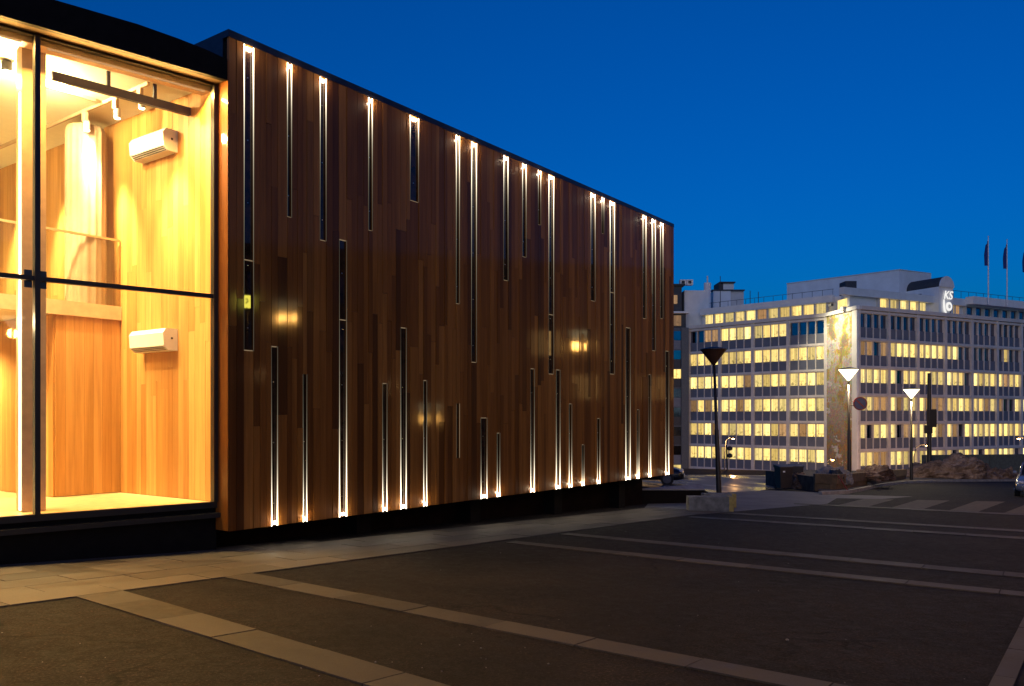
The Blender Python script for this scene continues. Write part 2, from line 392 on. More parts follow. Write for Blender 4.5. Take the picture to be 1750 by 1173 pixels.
# core, base, parapet
core = MB().span((0.0, 0.05, 0.0), (LEN, 13.0, 7.30)).build('core_wall', 'black_cladding', hall)
MB().span((0.25, 0.85, -1.9), (LEN - 0.3, 12.8, 0.02)).build('base_wall', 'base_board', hall)
for s_ in (3.1, 6.4, 9.7, 13.0):
    MB().span((s_, 0.55, -1.6), (s_ + 0.35, 0.90, -0.001)).build('base_pier', 'black_cladding', hall)
MB().span((-0.02, -0.035, 7.345), (LEN + 0.02, 13.05, 7.45)).build('parapet_cap', 'parapet_metal', hall)
MB().span((-0.025, 0.10, 6.98), (0.0, 12.9, 7.35)).build('parapet_side', 'parapet_metal', hall)
MB().span((LEN, -0.02, 0.0), (LEN + 0.03, 13.0, 7.34)).build('end_cladding', 'facade_wood', hall)

# light slots: (x0, x1, y_top, y_foot, lamp end, cross bar)
SL = [(415, 432, 70, 600, 'T', 445), (489, 497, 101, 372, 'T', 0), (545, 556, 125, 412, 'T', 0), (628, 635, 160, 395, 'T', 0),
      (699, 714, 192, 345, 'T', 0), (778, 784, 226, 520, 'T', 0), (804, 813, 237, 620, 'T', 0), (859, 867, 262, 480, 'T', 0),
      (891, 898, 276, 440, 'T', 0), (918, 923, 288, 385, 'T', 0), (936, 945, 296, 640, 'T', 538), (1008, 1016, 326, 515, 'T', 0),
      (1027, 1031, 335, 400, 'T', 0), (1041, 1049, 342, 640, 'T', 500), (1097, 1103, 366, 545, 'T', 0), (1113, 1119, 373, 600, 'T', 0), (1127, 1132, 378, 545, 'T', 0),
      (462, 473, 592, 898, 'F', 0), (516, 523, 640, 892, 'F', 0), (578, 591, 410, 884, 'F', 547), (652, 660, 655, 874, 'F', 0),
      (683, 693, 560, 870, 'F', 0), (722, 728, 650, 865, 'F', 0), (820, 831, 714, 852, 'F', 0), (848, 853, 740, 848, 'F', 0),
      (905, 912, 630, 841, 'F', 0), (949, 956, 632, 836, 'F', 0), (971, 976, 690, 833, 'F', 0), (993, 997, 760, 830, 'F', 0),
      (1019, 1024, 715, 827, 'F', 0), (1068, 1076, 560, 820, 'F', 0), (1087, 1091, 700, 819, 'F', 0), (1107, 1111, 640, 816, 'F', 0), (1136, 1142, 600, 811, 'F', 0),
      (778, 784, 690, 783, 'N', 0)]
slots = []
for x0, x1, y0, y1, end, bar in SL:
    s0, s1 = to_s(x0), to_s(x1); xm = (x0 + x1) / 2
    z1 = TOP - 0.03 if end == 'T' else to_z(xm, y0)
    z0 = 0.0 if end == 'F' else to_z(xm, y1)
    slots.append([s0, s1, z0, z1, end, to_z(xm, bar) if bar else None])

cols = {}
for sl in slots: cols.setdefault((sl[0], sl[1]), []).append((sl[2], sl[3]))
edges = sorted(cols); runs = []; cur = 0.0
for e in edges:
    runs.append((cur, e[0])); cur = e[1]
runs.append((cur, LEN))
pieces = []
rp = random.Random(5)
def fill(s0, s1, z0, z1):
    z = z0
    if z1 - z0 < 0.02: return
    cuts = [z0]
    while z1 - cuts[-1] > 3.9:
        cuts.append(cuts[-1] + rp.uniform(1.5, 3.6))
    cuts.append(z1)
    for a, b in zip(cuts, cuts[1:]): pieces.append((s0, s1, a, b))
for s0, s1 in runs:
    w = s1 - s0
    k = max(1, round(w / 0.125)); q = [s0 + w * i / k + (rp.uniform(-0.03, 0.03) * min(1, w) if 0 < i < k else 0) for i in range(k + 1)]
    for i in range(k): fill(q[i], q[i + 1], 0.0, TOP)
for (s0, s1), zs in cols.items():
    zs = sorted(zs); z = 0.0
    for a, b in zs: fill(s0, s1, z, a); z = b
    fill(s0, s1, z, TOP)
pieces.sort(key=lambda p: -(p[1] - p[0]) * (p[3] - p[2]) / (AY + UY * p[0]) ** 2)
rest = MB()
facade = MB().span((0.004, 0.031, 0.01), (LEN - 0.004, 0.049, TOP - 0.01)).build('facade_frame', 'black_cladding', hall)
for i, (s0, s1, z0, z1) in enumerate(pieces):
    d = rp.uniform(-0.007, 0.006)
    c = ((s0 + s1) / 2, 0.0 + d, (z0 + z1) / 2); dim = (s1 - s0 - 0.006, 0.05, z1 - z0 - 0.005)
    if i < 295: ubox('plank', 'facade_wood', c, dim, facade, rp.uniform(-0.007, 0.007))
    else: rest.box(c, dim)
if rest.v: rest.build('narrow_planks', 'facade_wood', facade, kind='stuff')

WARMW = (1.0, 0.85, 0.6)
for s0, s1, z0, z1, end, bar in slots:
    w = s1 - s0; cs = (s0 + s1) / 2; zm = (z0 + z1) / 2
    sl = MB().span((s0 + 0.001, 0.008, z0 + 0.001), (s1 - 0.001, 0.03, z1 - 0.001)).build('light_slot', 'slot_glass', hall)
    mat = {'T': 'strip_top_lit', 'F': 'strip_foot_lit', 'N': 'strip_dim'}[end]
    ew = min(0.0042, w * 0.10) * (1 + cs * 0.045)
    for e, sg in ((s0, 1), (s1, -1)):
        wide, thin = min(w * 0.45, ew * 3.2), ew * (0.8 if sg > 0 else 1.0)  # strips widen at the lamp end to imitate its halo
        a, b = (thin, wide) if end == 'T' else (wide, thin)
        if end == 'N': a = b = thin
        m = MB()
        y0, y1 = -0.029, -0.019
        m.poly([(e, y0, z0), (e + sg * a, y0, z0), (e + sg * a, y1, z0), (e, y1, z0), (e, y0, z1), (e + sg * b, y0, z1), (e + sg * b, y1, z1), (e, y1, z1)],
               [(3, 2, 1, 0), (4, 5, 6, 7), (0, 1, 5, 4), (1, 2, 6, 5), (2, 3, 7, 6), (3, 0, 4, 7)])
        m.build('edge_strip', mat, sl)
    if end != 'N' and w > 0.09:
        zc = z0 if end == 'T' else z1
        MB().span((s0 + 0.004, -0.006, zc - (0 if end == 'T' else 0.014)), (s1 - 0.004, 0.01, zc + (0.014 if end == 'T' else 0))).build('end_bar', 'strip_dim', sl)
    if bar:
        MB().span((s0 + 0.004, -0.006, bar - 0.007), (s1 - 0.004, 0.01, bar + 0.007)).build('cross_bar', 'strip_dim', sl)
    z = z0 + 0.35
    mscrew = MB()
    while z < z1 - 0.3:
        mscrew.box((cs, 0.005, z), (0.016, 0.012, 0.016)); z += 0.95
    if mscrew.v and end != 'N': mscrew.build('fixing_screw', 'steel', sl)
    if end != 'N':
        zl = z1 - 0.045 if end == 'T' else z0 + 0.045
        MB().box((cs, -0.004, zl), (max(0.022, w * 0.5), 0.04, 0.04)).build('led_lamp', 'led', sl)
        lamp('led_light', 'POINT', (cs, -0.09, zl - 0.04 if end == 'T' else zl + 0.04), 2.2 if w > 0.08 else 1.6, WARMW, sl, 0.02)

# corner return board (lit from the room)
ubox('corner_board', 'facade_wood', (-0.012, 0.125, 3.5), (0.024, 0.30, 6.98), hall)

# glass front: runs back to the left of the timber box at a slight angle
GD = Vector((-0.981, 0.1925)); GN = Vector((-0.1925, -0.981))     # along (leftwards), outward
def gl_(r, o=0.0): p = Vector((0.0, 0.28)) + GD * r + GN * o; return (p.x, p.y)
GR = 9.68; MOD = 2.42; FZ = 0.43; CZ = 6.67
gf = MB()
gf.beam(gl_(-0.02), gl_(GR), 0.10, FZ - 0.09, FZ)
gframe = gf.build('glazing_sill', 'black_metal', hall)
MB().beam(gl_(-0.02), gl_(GR), 0.10, CZ - 0.01, CZ + 0.06).build('glazing_head', 'black_metal', hall)
for k in range(5):
    r0 = 0.045 if k == 0 else MOD * k
    MB().beam(gl_(r0 - 0.032, 0.012), gl_(r0 + 0.032, 0.012), 0.13, FZ, CZ - 0.01).build('mullion', 'black_metal', hall)
for k in range(4):
    MB().beam(gl_(MOD * k + (0.08 if k == 0 else 0.033), 0.02), gl_(MOD * (k + 1) - 0.033, 0.02), 0.08, 3.475, 3.535).build('transom', 'black_metal', hall)
    for z0, z1 in ((FZ, 3.475), (3.535, CZ - 0.01)):
        a, b = gl_(MOD * k + (0.08 if k == 0 else 0.034)), gl_(MOD * (k + 1) - 0.034)
        MB().poly([(*a, z0), (*b, z0), (*b, z1), (*a, z1)], [(3, 2, 1, 0)]).build('glass_pane', 'clear_glass', hall)
for k in (1, 2, 3):
    br = MB()
    for o_ in (-0.085, 0.085):
        for z in (3.44, 3.57): br.beam(gl_(MOD * k + o_ - 0.045, -0.05), gl_(MOD * k + o_ + 0.045, -0.05), 0.03, z - 0.05, z + 0.05)
    br.build('glass_bracket', 'black_metal', hall)
# plinth under the glass
MB().prism([gl_(-0.0, -0.02), gl_(GR, -0.02), gl_(GR, -0.5), gl_(0, -0.3)], -1.2, FZ - 0.09).build('plinth', 'black_cladding', hall)
MB().beam(gl_(-0.02, 0.06), gl_(GR, 0.06), 0.14, 0.20, 0.27).build('plinth_ledge', 'black_metal', hall)
# roof edge, soffit and roof
fa = [(-0.03, 7.0), (0.3, 7.05), (0.7, 7.085), (1.25, 7.11), (2.3, 7.09), (3.5, 7.03), (5, 6.97), (GR, 6.9)]
m = MB()
for (r0, zt0), (r1, zt1) in zip(fa, fa[1:]):
    p0, p1, q0, q1 = gl_(r0, 0.30), gl_(r1, 0.30), gl_(r0, 0.22), gl_(r1, 0.22)
    m.prism([p0, p1, q1, q0], 6.69, [zt0, zt1, zt1, zt0])
m.build('roof_fascia', 'black_cladding', hall)
MB().prism([gl_(0.0, 0.22), gl_(GR, 0.22), gl_(GR, 0.05), gl_(0.0, 0.05)], 6.692, 6.78).build('soffit', 'planter_timber', hall)
LB = -9.6; TB = 11.5
MB().prism([gl_(0.0, 0.2), gl_(GR, 0.2), (LB, TB), (0, TB)], 6.80, 6.9).build('roof_deck', 'black_cladding', hall)
# room shell
g0 = gl_(0.05, -0.06); g1 = gl_(GR, -0.06)
MB().prism([g0, g1, (LB, TB), (-0.035, TB)], FZ - 0.12, FZ - 0.005).build('room_floor', 'floor_wood', hall)
MB().prism([gl_(0.05, -0.30), gl_(GR, -0.30), (LB, TB), (-0.035, TB)], 6.70, 6.79).build('room_ceiling', 'ceiling_white', hall)
MB().prism([gl_(0.03, -0.07), gl_(GR, -0.07), gl_(GR, -0.30), gl_(0.03, -0.30)], 6.60, 6.79).build('ceiling_edge_beam', 'pale_post', hall)
MB().span((LB, TB, FZ - 0.1), (0, TB + 0.1, 6.8)).build('room_back_wall', 'cream_plaster', hall)
MB().span((LB - 0.1, 2.2, FZ - 0.1), (LB, TB, 6.8)).build('room_end_wall', 'cream_plaster', hall)
iw = MB().span((-0.012, 0.34, FZ), (-0.002, TB, 6.75)).build('room_side_wall', 'black_cladding', hall)
tcur = 0.36; ri = random.Random(9)
while tcur < TB - 0.1:
    w = ri.uniform(0.13, 0.17); z = FZ + 0.002
    if 3.42 < tcur < 3.6: tcur += 0.14; continue            # dark vertical recess
    cuts = [FZ]
    while 6.72 - cuts[-1] > 4.2: cuts.append(cuts[-1] + ri.uniform(1.6, 3.8))
    cuts.append(6.71)
    for a, b in zip(cuts, cuts[1:]):
        ubox('wall_board', 'room_wood', (-0.026 - ri.uniform(0, 0.003), tcur + w / 2, (a + b) / 2), (0.028, w - 0.003, b - a - 0.003), iw)
    tcur += w
# mezzanine with glass balustrade
MT = 2.93; MX = -9.5
mez = MB().span((MX, MT + 0.02, 3.35), (-0.05, TB, 3.54)).build('mezzanine_floor', 'ceiling_white', hall)
MB().span((MX, MT - 0.04, 3.33), (-0.05, MT + 0.02, 3.56)).build('mezzanine_edge', 'pale_post', mez)
for k in range(4):
    MB().span((-0.06 - 2.35 * (k + 1) + 0.02, MT, 3.56), (-0.06 - 2.35 * k, MT + 0.014, 4.66)).build('balustrade_pane', 'clear_glass', mez)
MB().span((MX, MT - 0.012, 4.655), (-0.055, MT + 0.026, 4.69)).build('handrail', 'brass_rail', mez)
# timber cabin under the mezzanine
cab = MB().span((-1.10, 2.97, FZ), (-0.05, 5.2, 3.345)).build('cabin', 'black_cladding', hall)
for k in range(7):
    ubox('cabin_board', 'room_wood', (-1.10 + 0.075 + 0.15 * k, 2.955, (FZ + 3.345) / 2), (0.147, 0.03, 3.345 - FZ - 0.01), cab)
for k in range(13):
    ubox('cabin_board', 'room_wood', (-1.115, 3.05 + 0.165 * k, (FZ + 3.345) / 2), (0.03, 0.162, 3.345 - FZ - 0.01), cab)
# round fluted column on the mezzanine
m = MB(); nn = 64; cc = Vector((-0.47, 3.25))
for z, sc in ((3.55, 1), (6.42, 1), (6.52, 0.93)):
    for k in range(nn):
        an = 2 * math.pi * k / nn; rr = (0.30 + 0.012 * math.cos(an * 16)) * sc
        m.v.append((cc.x + rr * math.cos(an), cc.y + rr * math.sin(an), z))
for i in range(2):
    for k in range(nn): m.f.append((i * nn + k, i * nn + (k + 1) % nn, (i + 1) * nn + (k + 1) % nn, (i + 1) * nn + k))
m.f.append(tuple(range(2 * nn, 3 * nn)))
m.build('fluted_column', 'cream_plaster', hall, smooth=True)
# pale post behind the mullion with a light tape on its far edge
for k in (1, 2, 3):
    post = MB().beam(gl_(MOD * k - 0.21, -0.55), gl_(MOD * k + 0.08, -0.55), 0.30, FZ, 6.70).build('inner_post', 'pale_post', hall)
    MB().beam(gl_(MOD * k + 0.082, -0.46), gl_(MOD * k + 0.098, -0.46), 0.05, FZ + 0.02, 6.05).build('light_tape', 'led_tape', post)
    lamp('tape_light', 'POINT', (*gl_(MOD * k + 0.35, -0.55), 3.0), 30, (1, 0.78, 0.42), post, 0.1)
for k in range(4):       # added fill lamp and dim strip per bay, to light posts and pavement
    cv = MB().beam(gl_(MOD * k + 0.15, -0.10), gl_(MOD * (k + 1) - 0.15, -0.10), 0.03, 6.585, 6.602).build('added_strip', 'added_strip_glow', hall)
    q = gl_(MOD * (k + 0.5), -0.10)
    ca = lamp('added_fill_light', 'AREA', (*q, 6.57), 400, (1, 0.56, 0.14), cv, size=(2.1, 0.04), target=(q[0] + GN.x * 0.6, q[1] + GN.y * 0.6, 5.57))
    ca.rotation_euler = (Matrix.Rotation(math.atan2(GD.y, GD.x), 3, 'Z') @ Matrix.Rotation(R(32), 3, 'X')).to_euler()
    if (ca.rotation_euler.to_matrix() @ Vector((0, 0, -1))).xy.dot(GN) < 0: ca.rotation_euler = (Matrix.Rotation(math.atan2(GD.y, GD.x), 3, 'Z') @ Matrix.Rotation(R(-32), 3, 'X')).to_euler()
# glazed door at the end of the side wall
dr = MB()
for a, b in (((-0.075, 7.18, FZ), (-0.03, 7.26, 2.75)), ((-0.075, 8.25, FZ), (-0.03, 8.33, 2.75)), ((-0.075, 7.18, 2.67), (-0.03, 8.33, 2.75))): dr.span(a, b)
door = dr.build('door_frame', 'black_metal', hall)
MB().span((-0.055, 7.26, FZ + 0.02), (-0.045, 8.25, 2.67)).build('door_glass', 'slot_glass', door)
MB().tube([(-0.12, 7.36, 0.6), (-0.12, 7.36, 2.4)], 0.02).build('door_handle', 'steel', door)

# -- things in the room ------------------------------------------------------
def H(s, t, z):      # hall local -> world
    v = hall.matrix_basis @ Vector((s, t, z)); return v
def ac_unit(t_c, z_c, label):
    p = H(-0.04, t_c, z_c); o = thing('wall_heater', p, ANG, label, 'heater')
    m = MB(); L = 0.98; prof = [(0, -0.17), (-0.16, -0.17), (-0.235, -0.10), (-0.25, 0.10), (-0.20, 0.17), (0, 0.17)]
    n_ = len(prof)
    m.poly([(a, -L / 2, b) for a, b in prof] + [(a, L / 2, b) for a, b in prof], [tuple(range(n_)), tuple(range(2 * n_ - 1, n_ - 1, -1))] + [(i, i + n_, (i + 1) % n_ + n_, (i + 1) % n_) for i in range(n_)])
    m.build('casing', 'white_plastic', o)
    for q in range(3):
        a = 0.2 + 0.3 * q
        MB().box((-0.16 - 0.075 * a - 0.002, 0, -0.17 + 0.07 * a - 0.003), (0.014, L * 0.92, 0.008)).build('vent_slat', 'dark_plastic', o)
    MB().box((-0.10, -L / 2 - 0.004, 0.02), (0.03, 0.008, 0.03)).build('side_knob', 'dark_plastic', o)
    return o
ac_unit(1.74, 6.02, 'white wall heater high on the timber wall near the ceiling')
ac_unit(1.74, 2.91, 'white wall heater below the level of the black transom')

rail = thing('shade_rail', H(-1.2, 0.9, 6.45), ANG, 'dark horizontal rail hung from the ceiling just behind the glass', 'rail')
a = loc(at(88, 112, 11.45)); b = loc(at(345, 178, 12.95))
o_ = Vector((-1.2, 0.9))
MB().beam((a - o_), (b - o_), 0.07, -0.09, 0.03).build('rail_bar', 'lamp_metal', rail)
for f_ in (0.35, 0.66):
    q = (a - o_).lerp(b - o_, f_); MB().box((q.x, q.y, 0.15), (0.05, 0.03, 0.26)).build('hanger', 'lamp_metal', rail)

WARM = (1.0, 0.77, 0.36)
track = thing('spotlight_track', H(-0.67, 2.6, 6.66), ANG, 'pale ceiling track with cylindrical spotlights along the timber wall', 'spotlight track')
MB().span((-0.02, -1.6, -0.01), (0.02, 5.5, 0.04)).build('track_bar', 'cream_plaster', track)
for tt in (-1.36, -0.66, 0.28, 2.2, 4.0):
    MB().box((0, tt, -0.08), (0.05, 0.11, 0.15)).build('spot_arm', 'cream_plaster', track)
    h = MB().lathe([(0.05, 0), (0.05, -0.15), (0.045, -0.155)], (0.03, tt, -0.14), 16).build('spot_head', 'white_plastic', track)
    MB().lathe([(0.04, -0.157), (0.04, -0.162)], (0.03, tt, -0.14), 16).build('spot_lens', 'spot_lens', h)
    lamp('spot_light', 'SPOT', (0.03, tt, -0.32), 300 if tt == -0.66 else 2300, WARM, h, 0.10, (0.66, tt, -2.4), 44, 1.0)
pend = []
for i, (px, py, Y, lab) in enumerate(((97, 135, 12.4, 'bright ceiling spotlight hanging by the dark rail'), (12, 120, 11.6, 'bright ceiling spotlight seen left of the pale post'))):
    p = at(px, py, Y); o = thing('ceiling_spotlight', p, ANG, lab, 'spotlight')
    MB().tube([(0, 0.0, 0.10), (0, 0.0, 6.705 - p.z)], 0.02).build('spot_stem', 'cream_plaster', o)
    h = MB().lathe([(0.06, -0.02), (0.07, 0.0), (0.07, 0.10), (0.05, 0.13)], (0, 0, 0), 16).build('spot_head', 'dark_plastic', o)
    MB().lathe([(0.05, -0.05), (0.058, -0.022)], (0, 0, 0), 16).build('spot_lens', 'spot_lens', h)
    q = loc(p)
    lamp('spot_light', 'POINT', (0, 0, -0.12), 330, WARM, h, 0.06)
tr2 = thing('spotlight_track', H(-3.0, 2.3, 6.66), ANG, 'ceiling track crossing the room left of the pale post', 'spotlight track')
MB().span((-3.0, -0.02, -0.01), (2.2, 0.02, 0.04)).build('track_bar', 'cream_plaster', tr2)
for ss in (-1.3, 0.2):
    MB().box((ss, 0, -0.10), (0.16, 0.10, 0.18)).build('spot_arm', 'cream_plaster', tr2)
    h = MB().lathe([(0.05, 0), (0.05, -0.17)], (ss + 0.14, 0, -0.10), 16).build('spot_head', 'white_plastic', tr2)
    MB().lathe([(0.04, -0.172), (0.04, -0.177)], (ss + 0.14, 0, -0.10), 16).build('spot_lens', 'spot_lens', h)
    lamp('spot_light', 'SPOT', (ss + 0.14, 0, -0.32), 1200, WARM, h, 0.05, (ss + 0.6, 0.8, -4), 110, 0.7)
for ss, tt, lab in ((-2.2, 5.2, 'round downlight under the mezzanine beside the timber cabin'), (-4.6, 4.6, 'round downlight under the mezzanine farthest from the timber wall'), (-1.9, 8.2, 'round downlight under the mezzanine in front of the glazed door')):
    p = H(ss, tt, 3.345); o = thing('ceiling_downlight', p, ANG, lab, 'downlight', 'downlights under the mezzanine')
    MB().lathe([(0.11, 0.0), (0.12, -0.02)], (0, 0, 0), 20).build('rim', 'white_plastic', o)
    MB().lathe([(0.09, -0.022), (0.09, -0.026)], (0, 0, 0), 20).build('lens', 'spot_lens', o)
    lamp('down_light', 'SPOT', (0, 0, -0.06), 1000, WARM, o, 0.07, (0, 0, -3), 140, 0.6)
for ss, tt in ((-3.2, 7.0),):
    p = H(ss, tt, 6.69); o = thing('ceiling_downlight', p, ANG, 'round downlight in the ceiling above the mezzanine', 'downlight')
    MB().lathe([(0.11, 0.0), (0.12, -0.02)], (0, 0, 0), 20).build('rim', 'white_plastic', o)
    MB().lathe([(0.09, -0.022), (0.09, -0.026)], (0, 0, 0), 20).build('lens', 'spot_lens', o)
    lamp('down_light', 'SPOT', (0, 0, -0.06), 1000, WARM, o, 0.07, (0, 0, -3), 150, 0.6)

# potted plant by the far door
pp_ = H(-0.75, 6.9, FZ); o = thing('potted_plant', pp_, 0, 'leafy pot plant standing by the glazed door inside the hall', 'plant')
MB().lathe([(0.14, 0), (0.19, 0.38), (0.17, 0.38)], (0, 0, 0), 18).build('pot', 'dark_plastic', o, smooth=True)
rq = random.Random(8); lf = MB()
for i in range(70):
    a_ = rq.uniform(0, 6.28); e_ = rq.uniform(0.3, 1.4); L_ = rq.uniform(0.25, 0.5); z_ = rq.uniform(0.35, 0.9)
    d_ = Vector((math.cos(a_) * math.cos(e_), math.sin(a_) * math.cos(e_), math.sin(e_))); w_ = Vector((-math.sin(a_), math.cos(a_), 0)) * L_ * 0.16
    b_ = Vector((0, 0, z_)); lf.poly([b_, b_ + d_ * L_ * 0.5 + w_, b_ + d_ * L_ - Vector((0, 0, 0.06)), b_ + d_ * L_ * 0.5 - w_], [(0, 1, 2, 3)])
plain('leaf_green', (0.05, 0.09, 0.025), 0.5)
lf.build('leaves', 'leaf_green', o)
MB().tube([(0, 0, 0.3), (0, 0, 0.95)], 0.015, 6).build('stem', 'planter_timber', o)

# ------------------------------------------------------------------ paving of the plaza
def slab(parent, c4, mat='band_paving', gap=0.006, lift=0.014):
    c = sum((Vector(p) for p in c4), Vector((0, 0))) / 4
    pts = [Vector(p) + (c - Vector(p)).normalized() * gap for p in c4]
    dz = random.uniform(-0.0025, 0.0025)
    z1 = [gz(p.x, p.y) + lift + dz for p in pts]
    return MB().prism([(p.x, p.y) for p in pts], [z - 0.04 for z in z1], z1).build('slab', mat, parent)
def hw(s, t): v = hall.matrix_basis @ Vector((s, t, 0)); return Vector((v.x, v.y))
side = sheet('footway', 'asphalt', [hw(-9.5, 2.3), hw(-9.5, -1.92), hw(14.2, -1.92), hw(14.2, 0.29), hw(-0.2, 0.29)], 0.003)
tr_ = [-1.90, -1.42, -0.94, -0.46, 0.02]
for i, (t0, t1) in enumerate(zip(tr_, tr_[1:])):
    s = -9.4 + (0.55 if i % 2 else 0)
    while s < 14.0:
        e = min(14.1, s + 1.12); slab(side, [hw(s, t0), hw(e, t0), hw(e, t1), hw(s, t1)], 'paving'); s = e
for t0, t1 in ((0.02, 0.5), (0.5, 1.0), (1.0, 1.5), (1.5, 2.0)):
    s = -9.4
    while s < -0.3 - (t0 - 0.25) * 4.6:
        e = s + 1.12; slab(side, [hw(s, t0), hw(e, t0), hw(e, t1), hw(s, t1)], 'paving'); s = e
def band(up, lo, ext=0.0, L=1.02, cut0=True):
    """band of slabs between two ground lines given by their end points"""
    (a, b), (c, d) = [(gp(*q[0]).xy, gp(*q[1]).xy) for q in (up, lo)]
    # extend both lines to the same pair of cross sections
    dirv = (b - a).normalized()
    f0 = min(0.0, (c - a).dot(dirv)); f1 = max((b - a).length, (d - a).dot(dirv)) + ext
    dv2 = (d - c).normalized()
    def on_lo(f): return c + dv2 * ((f - (c - a).dot(dirv)) / dv2.dot(dirv))
    par = sheet('paving_band', 'asphalt', [a + dirv * f0, a + dirv * f1, on_lo(f1), on_lo(f0)], 0.006)
    n_ = max(1, round((f1 - f0) / L)); g = [f0 + (f1 - f0) * i / n_ for i in range(n_ + 1)]
    for x, y in zip(g, g[1:]): slab(par, [a + dirv * x, a + dirv * y, on_lo(y), on_lo(x)])
band(((190, 1005), (760, 1173)), ((112, 1016), (622, 1173)), 2.5)
band(((432, 981), (1438, 1173)), ((378, 987), (1222, 1152)), 3.0)
band(((973, 912.3), (1750, 981.5)), ((955, 914.5), (1750, 989)), 6)
band(((880, 925.6), (1750, 1013.5)), ((868, 929), (1750, 1021)), 5)
band(((1182, 883), (1750, 919)), ((1182, 885.5), (1750, 923)), 8)
band(((1232, 876), (1750, 907)), ((1232, 878), (1750, 910.5)), 8)
band(((1358, 860.5), (1750, 879)), ((1358, 862), (1750, 882)), 8)
a = gp(1750, 1056).xy; b = gp(1690, 1173).xy; c = gp(1732.6, 1173).xy; dvr = (b - a).normalized(); off = c - b; off = off - dvr * off.dot(dvr)
st0 = a - dvr * 6; par = sheet('paving_band', 'asphalt', [st0, b + dvr * 3, b + dvr * 3 + off, st0 + off], 0.006); tot = (b + dvr * 3 - st0).length; nn_ = 11
for i in range(nn_): slab(par, [st0 + dvr * tot * i / nn_, st0 + dvr * tot * (i + 1) / nn_, st0 + dvr * tot * (i + 1) / nn_ + off, st0 + dvr * tot * i / nn_ + off])
# crossing stripes
cw = [(1448, 1500), (1540, 1595), (1640, 1690), (1735, 1790), (1835, 1890)]
crossing = sheet('crossing', 'asphalt', [gp(*q) for q in ((1430, 852), (1900, 862), (1900, 884), (1410, 864))], 0.009)
for x0, x1 in cw:
    q = [gp(x0 + 28, 853 + (x0 - 1430) * 0.02), gp(x1 + 28, 853 + (x1 - 1430) * 0.02), gp(x1 - 22, 865 + (x1 - 1430) * 0.045), gp(x0 - 22, 865 + (x0 - 1430) * 0.045)]
    MB().poly([(p.x, p.y, gz(p.x, p.y) + 0.013) for p in q], [(3, 2, 1, 0)]).build('stripe', 'paint_worn', crossing)
# kerb
kp = [gp(*q) for q in ((1405, 846), (1450, 844), (1475, 839), (1510, 831), (1550, 826.5), (1600, 824.5), (1660, 823.5), (1740, 823), (1830, 823))]
kerb = bpy.data.objects.new('kerb', None); COL.objects.link(kerb); kerb['kind'] = 'structure'
for p, q in zip(kp, kp[1:]):
    n_ = max(1, round((q - p).length / 1.3))
    for i in range(n_):
        a, b = p.lerp(q, i / n_), p.lerp(q, (i + 0.985) / n_)
        d = (b - a).xy.normalized(); nv = Vector((-d.y, d.x)) * 0.16
        MB().prism([a.xy, b.xy, b.xy + nv, a.xy + nv], [a.z - 0.1, b.z - 0.1, b.z - 0.1, a.z - 0.1], [a.z + 0.13, b.z + 0.13, b.z + 0.13, a.z + 0.13]).build('kerb_stone', 'kerb_stone', kerb)
raised = sheet('raised_pavement', 'soil', [p.xy + Vector((0.1, 0.12)) for p in kp] + [gp(1830, 805).xy, gp(1560, 806).xy, gp(1420, 832).xy, gp(1398, 842).xy], 0.12)
# scattered grit
m = MB(); rg = random.Random(3)
for i in range(90):
    p = gp(rg.uniform(-100, 1850), rg.uniform(900, 1190)); s_ = rg.choice((0.004, 0.005, 0.006, 0.008, 0.014 if rg.random() < 0.15 else 0.005))
    m.lathe([(s_, 0.0), (s_ * 1.2, s_ * 0.5), (s_ * 0.6, s_)], (p.x, p.y, p.z), 5)
g_ = m.build('grit', 'snow_dirty', kind='stuff'); tag(g_, 'small pale bits of grit scattered over the asphalt', 'grit')

# ------------------------------------------------------------------ street lamps with funnel shades
def funnel_lamp(base, top, label, lit, power=0.0, rad=0.45, group=None, hue=(1.0, 0.80, 0.48)):
    o = thing('street_lamp', base, 0, label, 'street lamp', group)
    d = Vector(top) - Vector(base); hgt = d.z
    MB().tube([(0, 0, -0.15), d * 0.02, d * 0.45, d * 0.46, d * (1 - 0.5 / hgt)], [0.105, 0.10, 0.08, 0.062, 0.05], 12).build('pole', 'lamp_metal', o, smooth=True)
    c = (d.x, d.y, d.z)
    shade = MB().lathe([(0.05, -0.58), (0.09, -0.52), (rad, -0.045), (rad + 0.02, -0.03)], c, 28).build('shade', 'shade_lit' if lit else 'lamp_shade_dark', o)
    MB().lathe([(rad + 0.035, -0.03), (rad + 0.035, -0.005), (rad * 0.7, 0.05), (0.03, 0.09)], c, 28).build('cover', 'lamp_metal', o)
    if lit: lamp('lamp_light', 'POINT', (c[0], c[1], c[2] - 0.75), power, hue, o, 0.2)
    return o
b1 = gp(1229, 849); t1 = at(1219.5, 597, b1.y); funnel_lamp(b1, t1, 'unlit dark street lamp with funnel shade beside the concrete blocks', False)
Y2 = 41.0; x2 = (1451.5 - 875) / F * Y2; b2_ = Vector((x2, Y2, gz(x2, Y2) + 0.3)); t2 = at(1450, 631, Y2)
lp2 = funnel_lamp(b2_, t2, 'lit funnel street lamp standing in the planter beside the mural', True, 600)
Y3 = 51.0; x3 = (1557.5 - 875) / F * Y3; t3 = at(1557.5, 665, Y3)
funnel_lamp(Vector((x3, Y3, gz(x3, Y3))), t3, 'lit funnel street lamp rising behind the dirty snow heap', True, 900)
